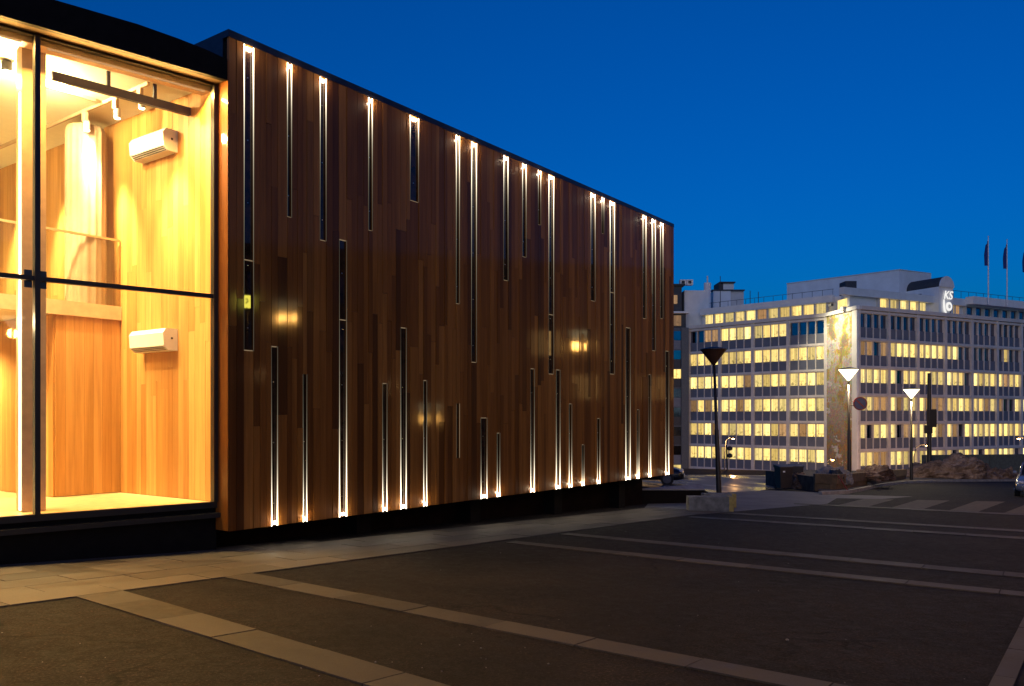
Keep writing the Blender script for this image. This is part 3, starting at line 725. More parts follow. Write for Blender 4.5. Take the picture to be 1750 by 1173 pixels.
# lamps out on the street whose reflections show in the timber wall
for (x, y, z, pw, lab) in ((20.2, 28.0, 5.9, 800, 'lit funnel street lamp on the far side of the street by the crossing'), (22.3, 14.2, 7.0, 900, 'tall lit funnel street lamp facing the hall front'),
                           (22.9, 21.1, 2.35, 260, 'short lit funnel lamp between the two taller ones across the street'), (17.0, -6.0, 6.0, 800, 'lit funnel street lamp down the street behind the viewer')):
    funnel_lamp(Vector((x, y, gz(x, y))), Vector((x, y, z)), lab, True, pw, hue=(1.0, 0.48, 0.10))
# round no-stopping sign clamped to the planter lamp
sp_ = at(1470, 690, Y2 - 0.12); sg = thing('no_stopping_sign', sp_, R(-8), 'round blue sign with red rim clamped to the planter lamp post', 'sign')
def disc(r0, r1, y0, y1, n=32):
    m = MB(); 
    vs = []
    for yy in (y0, y1):
        for rr in (r0, r1):
            vs += [(rr * math.cos(2 * math.pi * k / n), yy, rr * math.sin(2 * math.pi * k / n)) for k in range(n)]
    fs = []
    for k in range(n):
        k2 = (k + 1) % n
        fs += [(k, k2, n + k2, n + k), (2 * n + k2, 2 * n + k, 3 * n + k, 3 * n + k2), (n + k, n + k2, 3 * n + k2, 3 * n + k), (k2, k, 2 * n + k, 2 * n + k2)]
    return m.poly(vs, fs)
disc(0.001, 0.275, -0.012, 0.012).build('sign_face', 'sign_blue', sg)
disc(0.275, 0.335, -0.018, 0.014).build('sign_rim', 'red_paint', sg)
ms = MB(); ms.poly([(-0.20, -0.016, 0.15), (-0.15, -0.016, 0.20), (0.20, -0.016, -0.15), (0.15, -0.016, -0.20)], [(0, 3, 2, 1)]); ms.build('sign_bar', 'red_paint', sg)
MB().tube([(0.1, 0.04, 0.1), (-0.55, 0.12, 0.1)], 0.02, 6).tube([(0.1, 0.04, -0.1), (-0.55, 0.12, -0.1)], 0.02, 6).build('bracket', 'lamp_metal', sg)

# ------------------------------------------------------------------ near street furniture
def rough_block(name, L, Wd, Hh, base, rz, label, cat, yel_end, group=None):
    o = thing(name, base, rz, label, cat, group)
    MB().box((0, 0, Hh / 2 - 0.03), (L, Wd, Hh + 0.06)).build('block_body', 'concrete_block', o, bevel=0.02)
    if yel_end: MB().box((L / 2 - 0.06, 0, Hh / 2), (0.14, Wd + 0.008, Hh + 0.008)).build('painted_end', 'yellow_paint', o, bevel=0.02)
    return o
p = gp(1216, 874.5); rough_block('concrete_block', 1.22, 0.45, 0.40, p + Vector((0, 0.22, 0)), R(-2), 'stained concrete block with a yellow end in front of the unlit lamp', 'concrete block', True)
p = gp(1250, 872); rough_block('concrete_block', 0.95, 0.4, 0.40, p + Vector((-0.12, 1.0, -0.02)), R(-2), 'second concrete block half hidden behind the stained yellow-ended one', 'concrete block', True)
# dark ramp wall at the end of the hall
rw = thing('ramp_wall', (6.0, 25.5, gz(6.0, 25.5)), 0, 'low dark wall running from the end of the hall to the lamp foot', 'wall')
ra = at(1090, 838, 25.0); rb = at(1203, 838, 26.4); rc = at(1224, 850, 26.0)
o_ = rw.location
MB().prism([(ra - o_).xy, (rb - o_).xy, (rb - o_).xy + Vector((0, 0.5)), (ra - o_).xy + Vector((0, 0.5))], -0.6, [ra.z - o_.z, rb.z - o_.z, rb.z - o_.z, ra.z - o_.z]).build('wall_body', 'black_cladding', rw)
MB().prism([(ra - o_).xy + Vector((0, -0.03)), (rb - o_).xy + Vector((0.02, -0.03)), (rb - o_).xy + Vector((0.02, 0.53)), (ra - o_).xy + Vector((0, 0.53))], [ra.z - o_.z + 0.002, rb.z - o_.z + 0.002] * 2, [ra.z - o_.z + 0.04, rb.z - o_.z + 0.04] * 2).build('wall_cap', 'kerb_stone', rw)
MB().prism([(rb - o_).xy + Vector((0.02, 0)), (rc - o_).xy, (rc - o_).xy + Vector((0, 0.5)), (rb - o_).xy + Vector((0.02, 0.5))], -0.6, [rb.z - o_.z, rc.z - o_.z, rc.z - o_.z, rb.z - o_.z]).build('wall_slope', 'parapet_metal', rw)
# bins
def wheelie_bin(base, rz, label, mark=True):
    o = thing('wheelie_bin', base, rz, label, 'bin')
    m = MB(); a, b = 0.26, 0.31
    m.poly([(-a, -a, 0.05), (a, -a, 0.05), (a, a, 0.05), (-a, a, 0.05), (-b, -b, 0.98), (b, -b, 0.98), (b, b, 0.98), (-b, b, 0.98)],
           [(3, 2, 1, 0), (4, 5, 6, 7), (0, 1, 5, 4), (1, 2, 6, 5), (2, 3, 7, 6), (3, 0, 4, 7)]).build('body', 'bin_plastic', o, bevel=0.02)
    m = MB(); m.poly([(-0.34, -0.35, 0.975), (0.34, -0.35, 0.975), (0.34, 0.34, 0.975), (-0.34, 0.34, 0.975), (-0.33, -0.34, 1.02), (0.33, -0.34, 1.02), (0.33, 0.34, 1.10), (-0.33, 0.34, 1.10)],
           [(3, 2, 1, 0), (4, 5, 6, 7), (0, 1, 5, 4), (1, 2, 6, 5), (2, 3, 7, 6), (3, 0, 4, 7)]).build('lid', 'bin_plastic', o, bevel=0.012)
    MB().tube([(-0.25, 0.40, 1.03), (0.25, 0.40, 1.03)], 0.018, 8).build('handle', 'bin_plastic', o)
    for s_ in (-1, 1): MB().tube([(s_ * 0.27, 0.27, 0.10), (s_ * 0.22, 0.27, 0.10)], 0.10, 14).build('wheel', 'rubber', o)
    if mark: MB().box((-0.12, -0.297, 0.80), (0.10, 0.012, 0.07)).build('bin_label', 'white_plastic', o)
p = gp(1339, 836); wheelie_bin(p, R(8), 'black wheelie bin with a small white label, standing in front')
p = gp(1360, 833); wheelie_bin(p, R(-10), 'black wheelie bin next to the rubble, without a label showing', False)
# heaps
def heap(name, c, rx, ry, rh, rz, mat, seed, label, cat, rough=0.35, lobes=None):
    bm = bmesh.new(); bmesh.ops.create_icosphere(bm, subdivisions=6, radius=1.0)
    off = Vector((seed * 7.3, seed * 3.1, seed * 1.7))
    for v in bm.verts:
        p = v.co.copy()
        k = 1 + rough * (noise.fractal(p * 2.2 + off, 0.9, 2.0, 6) * 0.8 + noise.turbulence(p * 5 + off, 4, True) * 0.35 - 0.2)
        lob = 1.0
        if lobes:
            lob = 0.25 + sum(h_ * math.exp(-((p.x - cx_) / w_) ** 2) for cx_, w_, h_ in lobes)
        v.co = Vector((p.x * rx * (0.75 + 0.25 * k), p.y * ry * k, max(-0.2, p.z * rh * k * lob)))
    me = bpy.data.meshes.new(name); bm.to_mesh(me); bm.free()
    me.polygons.foreach_set('use_smooth', [True] * len(me.polygons))
    o = link(name, me, mat, None, None, c, rz); return tag(o, label, cat)
c = gp(1648, 822); heap('snow_heap', c + Vector((0, 2.0, -0.1)), 4.1, 1.8, 1.75, R(4), 'heap', 2, 'big heap of dirty brown snow and rubble behind the kerb', 'snow heap', 0.42, [(-0.25, 0.4, 0.45), (0.38, 0.33, 0.75), (-0.75, 0.3, 0.2)])
c = gp(1722, 822); heap('snow_heap', c + Vector((0.3, 1.5, -0.1)), 1.5, 1.2, 0.85, 0, 'heap', 5, 'lower reddish heap of dirty snow beside the parked silver-blue car', 'snow heap', 0.5)
c = gp(1372, 836); heap('rubble_pile', c + Vector((0.1, 0.7, -0.1)), 0.75, 0.8, 0.75, 0, 'heap', 8, 'small pile of rubble and snow between the bins and the planter', 'rubble', 0.5)
# planter of heavy timber courses
pa, pb, pc = gp(1431, 842), gp(1550, 822.5), gp(1393, 840)
pl = thing('raised_planter', pa, 0, 'low raised bed walled with heavy weathered timber, dirty snow on top', 'planter')
def L2(p): return (Vector(p) - pa)
din = Vector((-(pb - pa).y, (pb - pa).x, 0)).normalized() * 0.3
pb_, pc_ = L2(pb), L2(pc)
for z0, z1, inset, nseg in ((-0.05, 0.34, 0.06, 3), (0.345, 0.76, 0.0, 4)):
    for i in range(nseg):
        a, b = pb_ * (i / nseg), pb_ * ((i + 0.995) / nseg); n2 = din.normalized().xy
        q0, q1 = a.xy + n2 * inset, b.xy + n2 * inset
        MB().prism([q0, q1, q1 + n2 * 0.25, q0 + n2 * 0.25], [a.z + z0, b.z + z0] * 1 + [b.z + z0, a.z + z0], [a.z + z1, b.z + z1, b.z + z1, a.z + z1]).build('timber', 'planter_timber', pl, bevel=0.012)
    e0 = Vector((-0.01, inset)); e1 = pc_.xy + Vector((0, inset)); 
    MB().prism([e0, e1, e1 + Vector((0.02, 0.25)), e0 + Vector((0, 0.25))], [z0, pc_.z + z0, pc_.z + z0, z0], [z1, pc_.z + z1, pc_.z + z1, z1]).build('timber', 'planter_timber', pl, bevel=0.012)
dd = pb_ - pc_
MB().prism([Vector((0.05, 0.2)), (pb_ + Vector((-0.2, 0.05, 0))).xy, (pb_ + Vector((-6, 2, 0))).xy, (pc_ + Vector((0, 7, 0))).xy, (pc_ + Vector((0.02, 0.22, 0))).xy],
          [-0.05, pb_.z, pb_.z, -0.3, -0.05], [0.60, pb_.z + 0.60, pb_.z + 0.6, 0.45, 0.62]).build('earth_fill', 'soil', pl)
c = at(1495, 800, 41.0); heap('snow_ridge', (c.x, 41.4, -1.25), 1.3, 0.8, 0.62, R(25), 'heap', 3, 'grey ridge of old snow on the planter behind the timbers', 'snow', 0.5, [(0.35, 0.35, 0.7), (-0.4, 0.4, 0.2)])
c = at(1408, 806, 37.5); heap('snow_ridge', (c.x + 0.3, 37.2, -1.10), 0.9, 0.6, 0.55, R(10), 'snow_dirty', 4, 'grey snow on the corner of the planter under the black tarpaulin', 'snow', 0.5)
c = at(1425, 806, 36.6); heap('tarpaulin', (c.x, 36.4, -0.95), 0.36, 0.3, 0.35, 0, 'tarp', 6, 'crumpled black tarpaulin on the planter corner', 'tarpaulin', 0.3)
c = gp(1480, 833); heap('snow_clump', c + Vector((0, 0.1, 0.1)), 0.32, 0.2, 0.16, 0, 'snow_dirty', 9, 'pale lump of snow lying on the ground below the planter timbers', 'snow', 0.5)
sa = gp(1451, 843); sb = at(1432, 813, sa.y + 0.0)
so = thing('snow_stick', sa, 0, 'thin red stick leaning against the planter timbers', 'stick')
MB().tube([(0, -0.1, -0.02), sb - sa], 0.028, 8).build('stick_shaft', 'red_paint', so)
MB().tube([(sb - sa) * 0.70, (sb - sa) * 0.82], 0.031, 8).build('reflective_band', 'white_plastic', so)

# dark mast with cabinet
Ym = 60; xm = (1588 - 875) / F * Ym; gm = gz(xm, Ym)
o = thing('dark_mast', (xm, Ym, gm), 0, 'thick dark mast with boxes on it behind the snow heap', 'mast')
ztop = EYE + (HOR - 638) / F * Ym - gm
MB().tube([(0, 0, -0.1), (0, 0, ztop * 0.5), (0, 0, ztop)], [0.17, 0.15, 0.12], 12).build('mast_pole', 'lamp_metal', o)
z = EYE + (HOR - 715) / F * Ym - gm
MB().box((0.12, -0.1, z), (0.55, 0.4, 1.3)).build('signal_box', 'lamp_metal', o, bevel=0.03)
MB().box((-0.12, -0.12, z - 0.8), (0.5, 0.3, 0.6)).build('signal_box', 'lamp_metal', o, bevel=0.03)
# hoarding of grey panels
ha, hb = Vector((30.5, 61.5)), Vector((47.0, 64.0)); nb = 6
ho = thing('hoarding', (ha.x, ha.y, gz(ha.x, ha.y)), 0, 'low grey hoarding of plain panels behind the big snow heap', 'hoarding')
for i in range(nb):
    a = (hb - ha) * (i / nb); b = (hb - ha) * ((i + 0.985) / nb)
    za, zb = gz(*(ha + a)) - ho.location.z, gz(*(ha + b)) - ho.location.z
    n2 = Vector((-(hb - ha).y, (hb - ha).x)).normalized() * 0.12
    zt = -1.12 - ho.location.z
    MB().prism([a, b, b + n2, a + n2], [za - 0.2, zb - 0.2, zb - 0.2, za - 0.2], zt).build('panel', 'hoarding', ho)
# small double-headed signal on the brow
bs = Vector(((1243 - 875) / F * 69, 69, gz((1243 - 875) / F * 69, 69))); o = thing('crossing_signal', bs, 0, 'small dark two-headed signal post on the brow of the hill', 'signal')
MB().tube([(0, 0, -0.1), (-0.08, 0, 2.2)], 0.055, 8).build('post', 'lamp_metal', o)
for z in (1.25, 1.85): MB().lathe([(0.1, -0.2), (0.24, -0.12), (0.24, 0.05), (0.1, 0.16)], (0.2, 0, z), 12).build('signal_head', 'lamp_metal', o)
MB().tube([(-0.06, 0, 1.25), (0.2, 0, 1.25)], 0.03, 6).build('arm', 'lamp_metal', o)
MB().tube([(-0.06, 0, 1.85), (0.2, 0, 1.85)], 0.03, 6).build('arm', 'lamp_metal', o)

# ------------------------------------------------------------------ cars
def car(base, rz, paint, label):
    o = thing('parked_car', base, rz, label, 'car')      # nose along -y
    def loft(st, nsec, flat=False):
        m = MB()
        for (y, hw_, z0, z1, ed) in st:
            ring = []
            for k in range(nsec):
                an = 2 * math.pi * (k + 0.5) / nsec; cx_, sz = math.cos(an), math.sin(an)
                e = 0.45
                X = hw_ * math.copysign(abs(cx_) ** e, cx_); Z = (z0 + z1) / 2 + (z1 - z0) / 2 * math.copysign(abs(sz) ** e, sz)
                if sz > 0: X *= 1 - ed * sz
                ring.append((X, y, Z))
            m.v += ring
        for i in range(len(st) - 1):
            for k in range(nsec):
                a = i * nsec + k; b = i * nsec + (k + 1) % nsec; m.f.append((a, b, b + nsec, a + nsec))
        m.f.append(tuple(range(nsec - 1, -1, -1))); m.f.append(tuple((len(st) - 1) * nsec + k for k in range(nsec)))
        return m
    body = loft([(-2.08, 0.62, 0.36, 0.58, 0.05), (-2.0, 0.76, 0.26, 0.70, 0.06), (-1.75, 0.84, 0.22, 0.80, 0.08), (-1.0, 0.87, 0.22, 0.95, 0.1), (-0.6, 0.87, 0.22, 1.0, 0.08), (1.2, 0.87, 0.22, 1.03, 0.08), (1.9, 0.84, 0.25, 1.03, 0.08), (2.08, 0.76, 0.32, 0.95, 0.08), (2.14, 0.6, 0.40, 0.8, 0.05)], 28).build('body', paint, o, smooth=True)
    loft([(-0.95, 0.70, 0.88, 0.93, 0.05), (-0.15, 0.76, 0.90, 1.42, 0.2), (0.9, 0.75, 0.90, 1.46, 0.2), (1.65, 0.70, 0.92, 1.15, 0.15), (1.9, 0.66, 0.92, 1.0, 0.1)], 28).build('windows', 'car_glass', o, smooth=True)
    loft([(-0.12, 0.60, 1.395, 1.445, 0.02), (0.4, 0.62, 1.42, 1.49, 0.02), (0.95, 0.60, 1.42, 1.485, 0.02), (1.3, 0.55, 1.33, 1.38, 0.02)], 20).build('roof', paint, o, smooth=True)
    for sx in (-1, 1):
        MB().tube([(sx * 0.70, -0.93, 0.93), (sx * 0.63, -0.13, 1.42)], 0.035, 8).build('pillar', paint, o)
        for y in (-1.30, 1.32):
            wh = MB().tube([(sx * 0.89, y, 0.31), (sx * 0.68, y, 0.31)], 0.31, 24).build('wheel', 'rubber', o)
            MB().tube([(sx * 0.90, y, 0.31), (sx * 0.88, y, 0.31)], 0.20, 16).build('rim', 'far_grey' if paint == 'car_dark' else 'chrome', wh)
        MB().lathe([(0.06, -0.07), (0.13, -0.03), (0.13, 0.03), (0.06, 0.07)], (sx * 0.60, -1.93, 0.66), 16).build('headlight', 'headlight', o, smooth=True)
        MB().lathe([(0.03, -0.04), (0.06, 0.0), (0.03, 0.04)], (sx * 0.60, -2.02, 0.40), 12).build('fog_lamp', 'headlight', o)
        MB().box((sx * 0.92, -0.55, 1.02), (0.16, 0.10, 0.12)).build('mirror', paint, o, bevel=0.03)
        MB().box((sx * 0.66, 2.06, 0.80), (0.22, 0.14, 0.18)).build('tail_light', 'red_paint', o, bevel=0.02)
    MB().box((0, -2.03, 0.53), (0.75, 0.10, 0.10)).build('grille', 'dark_plastic', o)
    MB().box((0, -2.05, 0.33), (1.1, 0.10, 0.10)).build('air_intake', 'dark_plastic', o)
    MB().box((0, -2.10, 0.44), (0.52, 0.03, 0.10)).build('number_plate', 'white_plastic', o)
    return o
cb = gp(1742, 850); car(Vector((cb.x + 1.95, cb.y + 1.7, gz(cb.x + 0.7, cb.y + 1.9))), R(-34), 'car_blue', 'silver-blue car parked beyond the crossing stripes')
cd = gp(1160, 828); car(Vector((cd.x - 1.75, cd.y + 0.6, gz(cd.x, cd.y + 0.6))), R(78), 'car_dark', 'dark car showing its nose past the end of the timber hall')

# ------------------------------------------------------------------ the office building with the mural
C1 = Vector((39.85, 105.0)); C2 = Vector((40.85, 97.8))
DL = Vector((-0.695, 0.719)); NL = Vector((-0.719, -0.695))
DR = Vector((0.891, 0.454)); NR = Vector((0.454, -0.891))
DC = (C2 - C1).normalized(); NC = Vector((DC.y, -DC.x))
if NC.x > 0: NC = -NC
LL, LR = 20.5, 47.16
LE = C1 + DL * LL; RE = C2 + DR * LR
BZ, KT = -8.1, 14.85
ks = thing('office_building', (C2.x, C2.y, BZ), 0, 'pale concrete office building with rows of lit windows and a tall corner mural', 'office building')
K0 = Vector((C2.x, C2.y, BZ))
def kl(p, z): return (p.x - K0.x, p.y - K0.y, z - K0.z)
foot = [LE, C1, C2, RE, RE + Vector((-6, 18)), LE + Vector((12, 14))]
MB().prism([(p - C2) for p in [LE - NL * 0.3, C1 - NL * 0.3 - NC * 0.3, C2 - NC * 0.3 - NR * 0.3, RE - NR * 0.3, RE + Vector((-6, 18)), LE + Vector((12, 14))]], -2, KT - 0.5 - BZ).build('core_wall', 'ks_concrete', ks)
angL = math.atan2(DL.y, DL.x); angR = math.atan2(DR.y, DR.x); angC = math.atan2(DC.y, DC.x)
def fbox(name, mat, O, D, N, ang, s0, s1, o0, o1, z0, z1, parent=ks):
    p = O + D * ((s0 + s1) / 2) + N * ((o0 + o1) / 2)
    return ubox(name, mat, kl(p, (z0 + z1) / 2), (s1 - s0, o1 - o0, z1 - z0), parent, ang)
rw_ = random.Random(21)
PITCH = 3.3; WT = 13.97
dark_right = {}
def lit_kind(side, row, bay, j):
    r = rw_.random()
    if side == 'L':
        if row == 0: return {0: 'window_dark', 3: ('window_dim' if j < 2 else 'window_dark')}.get(bay, 'window_lit')
        if row == 1: return 'window_lit'
        return 'window_lit' if r < 0.93 else 'window_dim'
    if row == 0: return 'window_dark'
    if row == 1:
        if bay == 0: return ['window_dim', 'window_dim', 'window_dark', 'window_dim'][j]
        if bay in (1, 2): return 'window_lit'
        if bay == 3: return 'window_lit' if j < 2 else 'window_dark'
        return 'window_dark' if r < 0.85 else 'window_lit'
    if row == 3 and bay == 0: return ['window_lit', 'window_lit', 'window_dim', 'window_dim'][j]
    return 'window_lit' if r < 0.76 else ('window_dim' if r < 0.93 else 'window_dark')
def facade_grid(side, O, D, N, ang, nbay, bay, rows=6):
    Ltot = nbay * bay
    # bands
    fbox('cornice', 'ks_concrete', O, D, N, ang, -0.05, Ltot + 0.1, -0.3, 0.35, KT - 0.45, KT)
    fbox('floor_band', 'ks_concrete', O, D, N, ang, -0.05, Ltot, -0.3, 0.16, WT + 0.04, KT - 0.55)
    for r in range(rows):
        zb = WT - PITCH * r - 2.86
        fbox('floor_band', 'ks_concrete', O, D, N, ang, -0.05, Ltot, -0.3, 0.14, zb - 0.42, zb)
        fbox('drip_edge', 'ks_concrete', O, D, N, ang, -0.05, Ltot, 0.14, 0.22, zb - 0.30, zb - 0.18)
    for b in range(nbay + 1):
        s = b * bay
        fbox('pier', 'ks_concrete', O, D, N, ang, s - 0.22 if b else 0.0, s + 0.22, -0.3, 0.20, BZ - 0.5, KT - 0.46)
    for b in range(nbay):
        w = (bay - 0.44) / 4; s0 = b * bay + 0.22
        for j in range(1, 4):
            fbox('mullion', 'ks_concrete', O, D, N, ang, s0 + j * w - 0.055, s0 + j * w + 0.055, -0.28, 0.06, WT - PITCH * (rows - 1) - 2.9, WT + 0.1)
        for r in range(rows):
            z1 = WT - PITCH * r
            for j in range(4):
                a, e = s0 + j * w + (0.055 if j else 0), s0 + (j + 1) * w - (0.055 if j < 3 else 0)
                fbox('window', lit_kind(side, r, b, j), O, D, N, ang, a, e, -0.28, -0.20, z1 - 1.58, z1)
                if side == 'L' or b < 6: fbox('spandrel_panel', 'ks_panel', O, D, N, ang, a, e, -0.28, -0.06, z1 - 2.86, z1 - 1.6)
        if side == 'R' and b >= 6:
            for r in range(rows): fbox('spandrel_panel', 'ks_panel', O, D, N, ang, s0, s0 + 4 * w, -0.28, -0.06, WT - PITCH * r - 2.86, WT - PITCH * r - 1.6)
        # ground floor shop front
        zb = WT - PITCH * (rows - 1) - 2.86 - 0.42
        for j in range(2):
            fbox('shop_window', 'window_lit' if (side == 'L' and b > 0) or rw_.random() < 0.5 else 'window_dark', O, D, N, ang, s0 + 0.1 + j * 2 * w, s0 + (j + 1) * 2 * w - 0.1, -0.28, -0.18, BZ + 0.4, zb - 0.15)
facade_grid('L', C1, DL, NL, angL, 4, 20.5 / 4)
facade_grid('R', C2, DR, NR, angR, 9, 5.24)
# corner with mural
CLn = (C2 - C1).length
fbox('mural', 'mosaic', C1, DC, NC, angC, 0.25, CLn - 0.95, -0.3, 0.08, BZ, KT - 0.46)
fbox('corner_pier', 'ks_light', C1, DC, NC, angC, CLn - 0.95, CLn + 0.1, -0.3, 0.2, BZ, KT - 0.46)
fbox('corner_pier', 'ks_light', C1, DC, NC, angC, -0.2, 0.25, -0.3, 0.14, BZ, KT - 0.46)
fbox('cornice', 'ks_light', C1, DC, NC, angC, -0.3, CLn + 0.3, -0.3, 0.36, KT - 0.452, KT + 0.003)
p = C1 + DC * (CLn * 0.5) + NC * 1.4
fl = MB().box(kl(p, KT + 0.55), (0.7, 0.3, 0.3), angC).build('floodlight', 'ks_roof', ks)
lamp('flood_light', 'SPOT', kl(p + NC * 4.0, KT + 1.2), 5500, (1.0, 0.86, 0.55), fl, 0.2, Vector(kl(p - NC * 1.4, KT - 5)), 110, 1.0)
# penthouse
PZ = 17.35
PLo, PRo = -1.8, -2.2
pc1 = C1 + NL * PLo + NC * -1.0; pc2 = C2 + DR * 1.6 + NR * PRo
MB().prism([(q - C2) for q in [LE + NL * (PLo - 0.4) + DL * -0.8, pc1 - NL * 0.4, pc2 - NR * 0.4, RE + NR * (PRo - 0.4), RE + Vector((-7, 15)), LE + Vector((12, 12))]], KT - 0.6 - BZ, PZ - 0.05 - BZ).build('penthouse_core', 'ks_light', ks)
def pent(O, D, N, ang, L, wins, o):
    fbox('penthouse_parapet', 'ks_light', O, D, N, ang, -0.1, L, o - 0.42, o + 0.25, 16.45, PZ)
    fbox('penthouse_sill', 'ks_concrete', O, D, N, ang, 0, L, o - 0.42, o + 0.05, KT - 0.3, KT + 0.18)
    for s0, s1, kind in wins:
        fbox('penthouse_window', kind, O, D, N, ang, s0, s1, o - 0.41, o - 0.34, KT + 0.18, 16.4)
        fbox('window_post', 'ks_concrete', O, D, N, ang, s0 - 0.28, s0, o - 0.41, o - 0.05, KT + 0.17, 16.46)
wl = []; s = 0.9
for i in range(11): wl.append((s, s + 1.38, 'window_lit' if i != 5 else 'window_dim')); s += 1.68
pent(C1, DL, NL, angL, LL - 0.8, wl, PLo)
fbox('penthouse_window', 'window_lit', C1, DC, NC, angC, 0.6, 3.0, -1.30, -1.22, KT + 0.15, 16.4)
wr = []
s = 6.6
for i in range(5): wr.append((s, s + 1.45, 'window_lit')); s += 1.85
wr += [(19.6, 20.7, 'window_lit'), (21.1, 22.2, 'window_dim')]
s = 23.4
for i in range(12): wr.append((s, s + 1.5, 'window_dark')); s += 1.9
pent(C2, DR, NR, angR, LR, wr, PRo)
fbox('canopy', 'ks_light', C2, DR, NR, angR, 22.7, LR, PRo + 0.2, PRo + 1.3, 16.62, 17.6)
# rooftop railing posts
for i in range(14): fbox('railing_post', 'ks_roof', C1, DL, NL, angL, 0.5 + 1.4 * i, 0.54 + 1.4 * i, -3.0, -2.96, PZ - 0.1, PZ + 0.95)
fbox('railing_bar', 'ks_roof', C1, DL, NL, angL, 0.4, 19.0, -3.0, -2.96, PZ + 0.93, PZ + 0.98)
for i in range(18): fbox('railing_post', 'ks_roof', C2, DR, NR, angR, 19.0 + 1.6 * i, 19.04 + 1.6 * i, -3.4, -3.36, PZ - 0.1, PZ + 1.3)
fbox('railing_bar', 'ks_roof', C2, DR, NR, angR, 19, 46.5, -3.4, -3.36, PZ + 1.28, PZ + 1.33)
# upper block set back
up = Vector(((1537 - 875) / F * 110, 110.0)); zt = EYE + (HOR - 462) / F * 110
q = [up, up + DR * 6.4, up + DR * 6.4 + DL * 16, up + DL * 16]
MB().prism([(p - C2) for p in q], PZ - 0.2 - BZ, zt - BZ).build('roof_block', 'ks_light', ks)
MB().prism([(p - C2) for p in [up - DR * 0.1 - DL * 0.1, up + DR * 6.4, up + DR * 6.4 + DL * 16, up + DL * 16 - DR * 0.1]], zt - BZ, zt - BZ + 0.12).build('roof_block_cap', 'ks_concrete', ks)
# rooftop sign tower with barrel vault
s0, s1 = 16.4, 19.2; smid = (s0 + s1) / 2; rr = (s1 - s0) / 2
zspr = EYE + (HOR - 487) / F * 105
fbox('sign_tower', 'ks_light', C2, DR, NR, angR, s0, s1, -6.5, PRo + 0.9, KT - 0.2, zspr)
m = MB(); nb_ = 18
for o_ in (-6.5, PRo + 0.9):
    for k in range(nb_ + 1):
        an = math.pi * k / nb_; pp = C2 + DR * (smid + rr * math.cos(an)) + NR * o_; m.v.append(kl(pp, zspr + rr * math.sin(an) * 1.0))
m.f = [(k, k + 1, nb_ + 2 + k, nb_ + 1 + k) for k in range(nb_)] + [tuple(range(nb_, -1, -1)), tuple(nb_ + 1 + k for k in range(nb_ + 1))]
m.build('barrel_vault', 'ks_roof', ks)
m = MB(); o_ = PRo + 0.92
for oo in (o_, o_ + 0.14):
    for k in range(nb_ + 1):
        an = math.pi * k / nb_; pp = C2 + DR * (smid + (rr + 0.02) * math.cos(an)) + NR * oo; m.v.append(kl(pp, zspr + (rr + 0.02) * math.sin(an)))
m.f = [(k, k + 1, nb_ + 2 + k, nb_ + 1 + k) for k in range(nb_)] + [tuple(range(nb_, -1, -1)), tuple(nb_ + 1 + k for k in range(nb_ + 1))]
m.build('vault_gable', 'ks_light', ks)
fbox('tower_window', 'window_dark', C2, DR, NR, angR, s0 - 0.03, s0 + 0.01, -4.6, -3.8, zspr - 1.9, zspr - 0.6)
# letters and emblem on the tower
def text(body, s, z, size, parent, shear=0.25):
    cu = bpy.data.curves.new('letters', 'FONT'); cu.body = body; cu.size = size; cu.extrude = 0.04; cu.shear = shear; cu.align_x = 'CENTER'
    tmp = bpy.data.objects.new('tmp_letters', cu); COL.objects.link(tmp)
    bpy.context.view_layer.update(); me = bpy.data.meshes.new_from_object(tmp.evaluated_get(bpy.context.evaluated_depsgraph_get()))
    bpy.data.objects.remove(tmp)
    o = link('letters', me, 'sign_lit', parent); o.location = kl(C2 + DR * s + NR * (PRo + 1.12), z); o.rotation_euler = (R(90), 0, angR)
    return o
text('KS', smid + 0.05, EYE + (HOR - 507) / F * 104.5, 1.55, ks)
em = MB(); zc = EYE + (HOR - 521) / F * 104.5
def face(ds, dz, oo=1.12): return kl(C2 + DR * (smid + ds) + NR * (PRo + oo), zc + dz)
n_ = 28
for r_ in (0.26, 0.58):
    for oo in (1.10, 1.18): em.v += [face(0.25 + r_ * math.cos(2 * math.pi * k / n_), 0.1 + r_ * math.sin(2 * math.pi * k / n_), oo) for k in range(n_)]
for k in range(n_):
    k2 = (k + 1) % n_; em.f += [(n_ + k, n_ + k2, 3 * n_ + k2, 3 * n_ + k), (2 * n_ + k, 2 * n_ + k2, 3 * n_ + k2, 3 * n_ + k)]
em.build('emblem_ring', 'sign_lit', ks)
MB().tube([face(-0.72, 0.95), face(-0.72, 0.2), face(-0.6, -0.4), face(-0.2, -1.0), face(0.05, -1.25)], [0.1, 0.12, 0.13, 0.10, 0.03], 8).build('emblem_stroke', 'sign_lit', ks)
MB().tube([face(0.78, 0.4, 1.08), face(0.8, -0.2, 1.08), face(0.45, -0.9, 1.08), face(0.1, -1.25, 1.08)], [0.06, 0.08, 0.07, 0.03], 8).build('emblem_dark_stroke', 'ks_roof', ks)  # dark stroke on the right side of the emblem
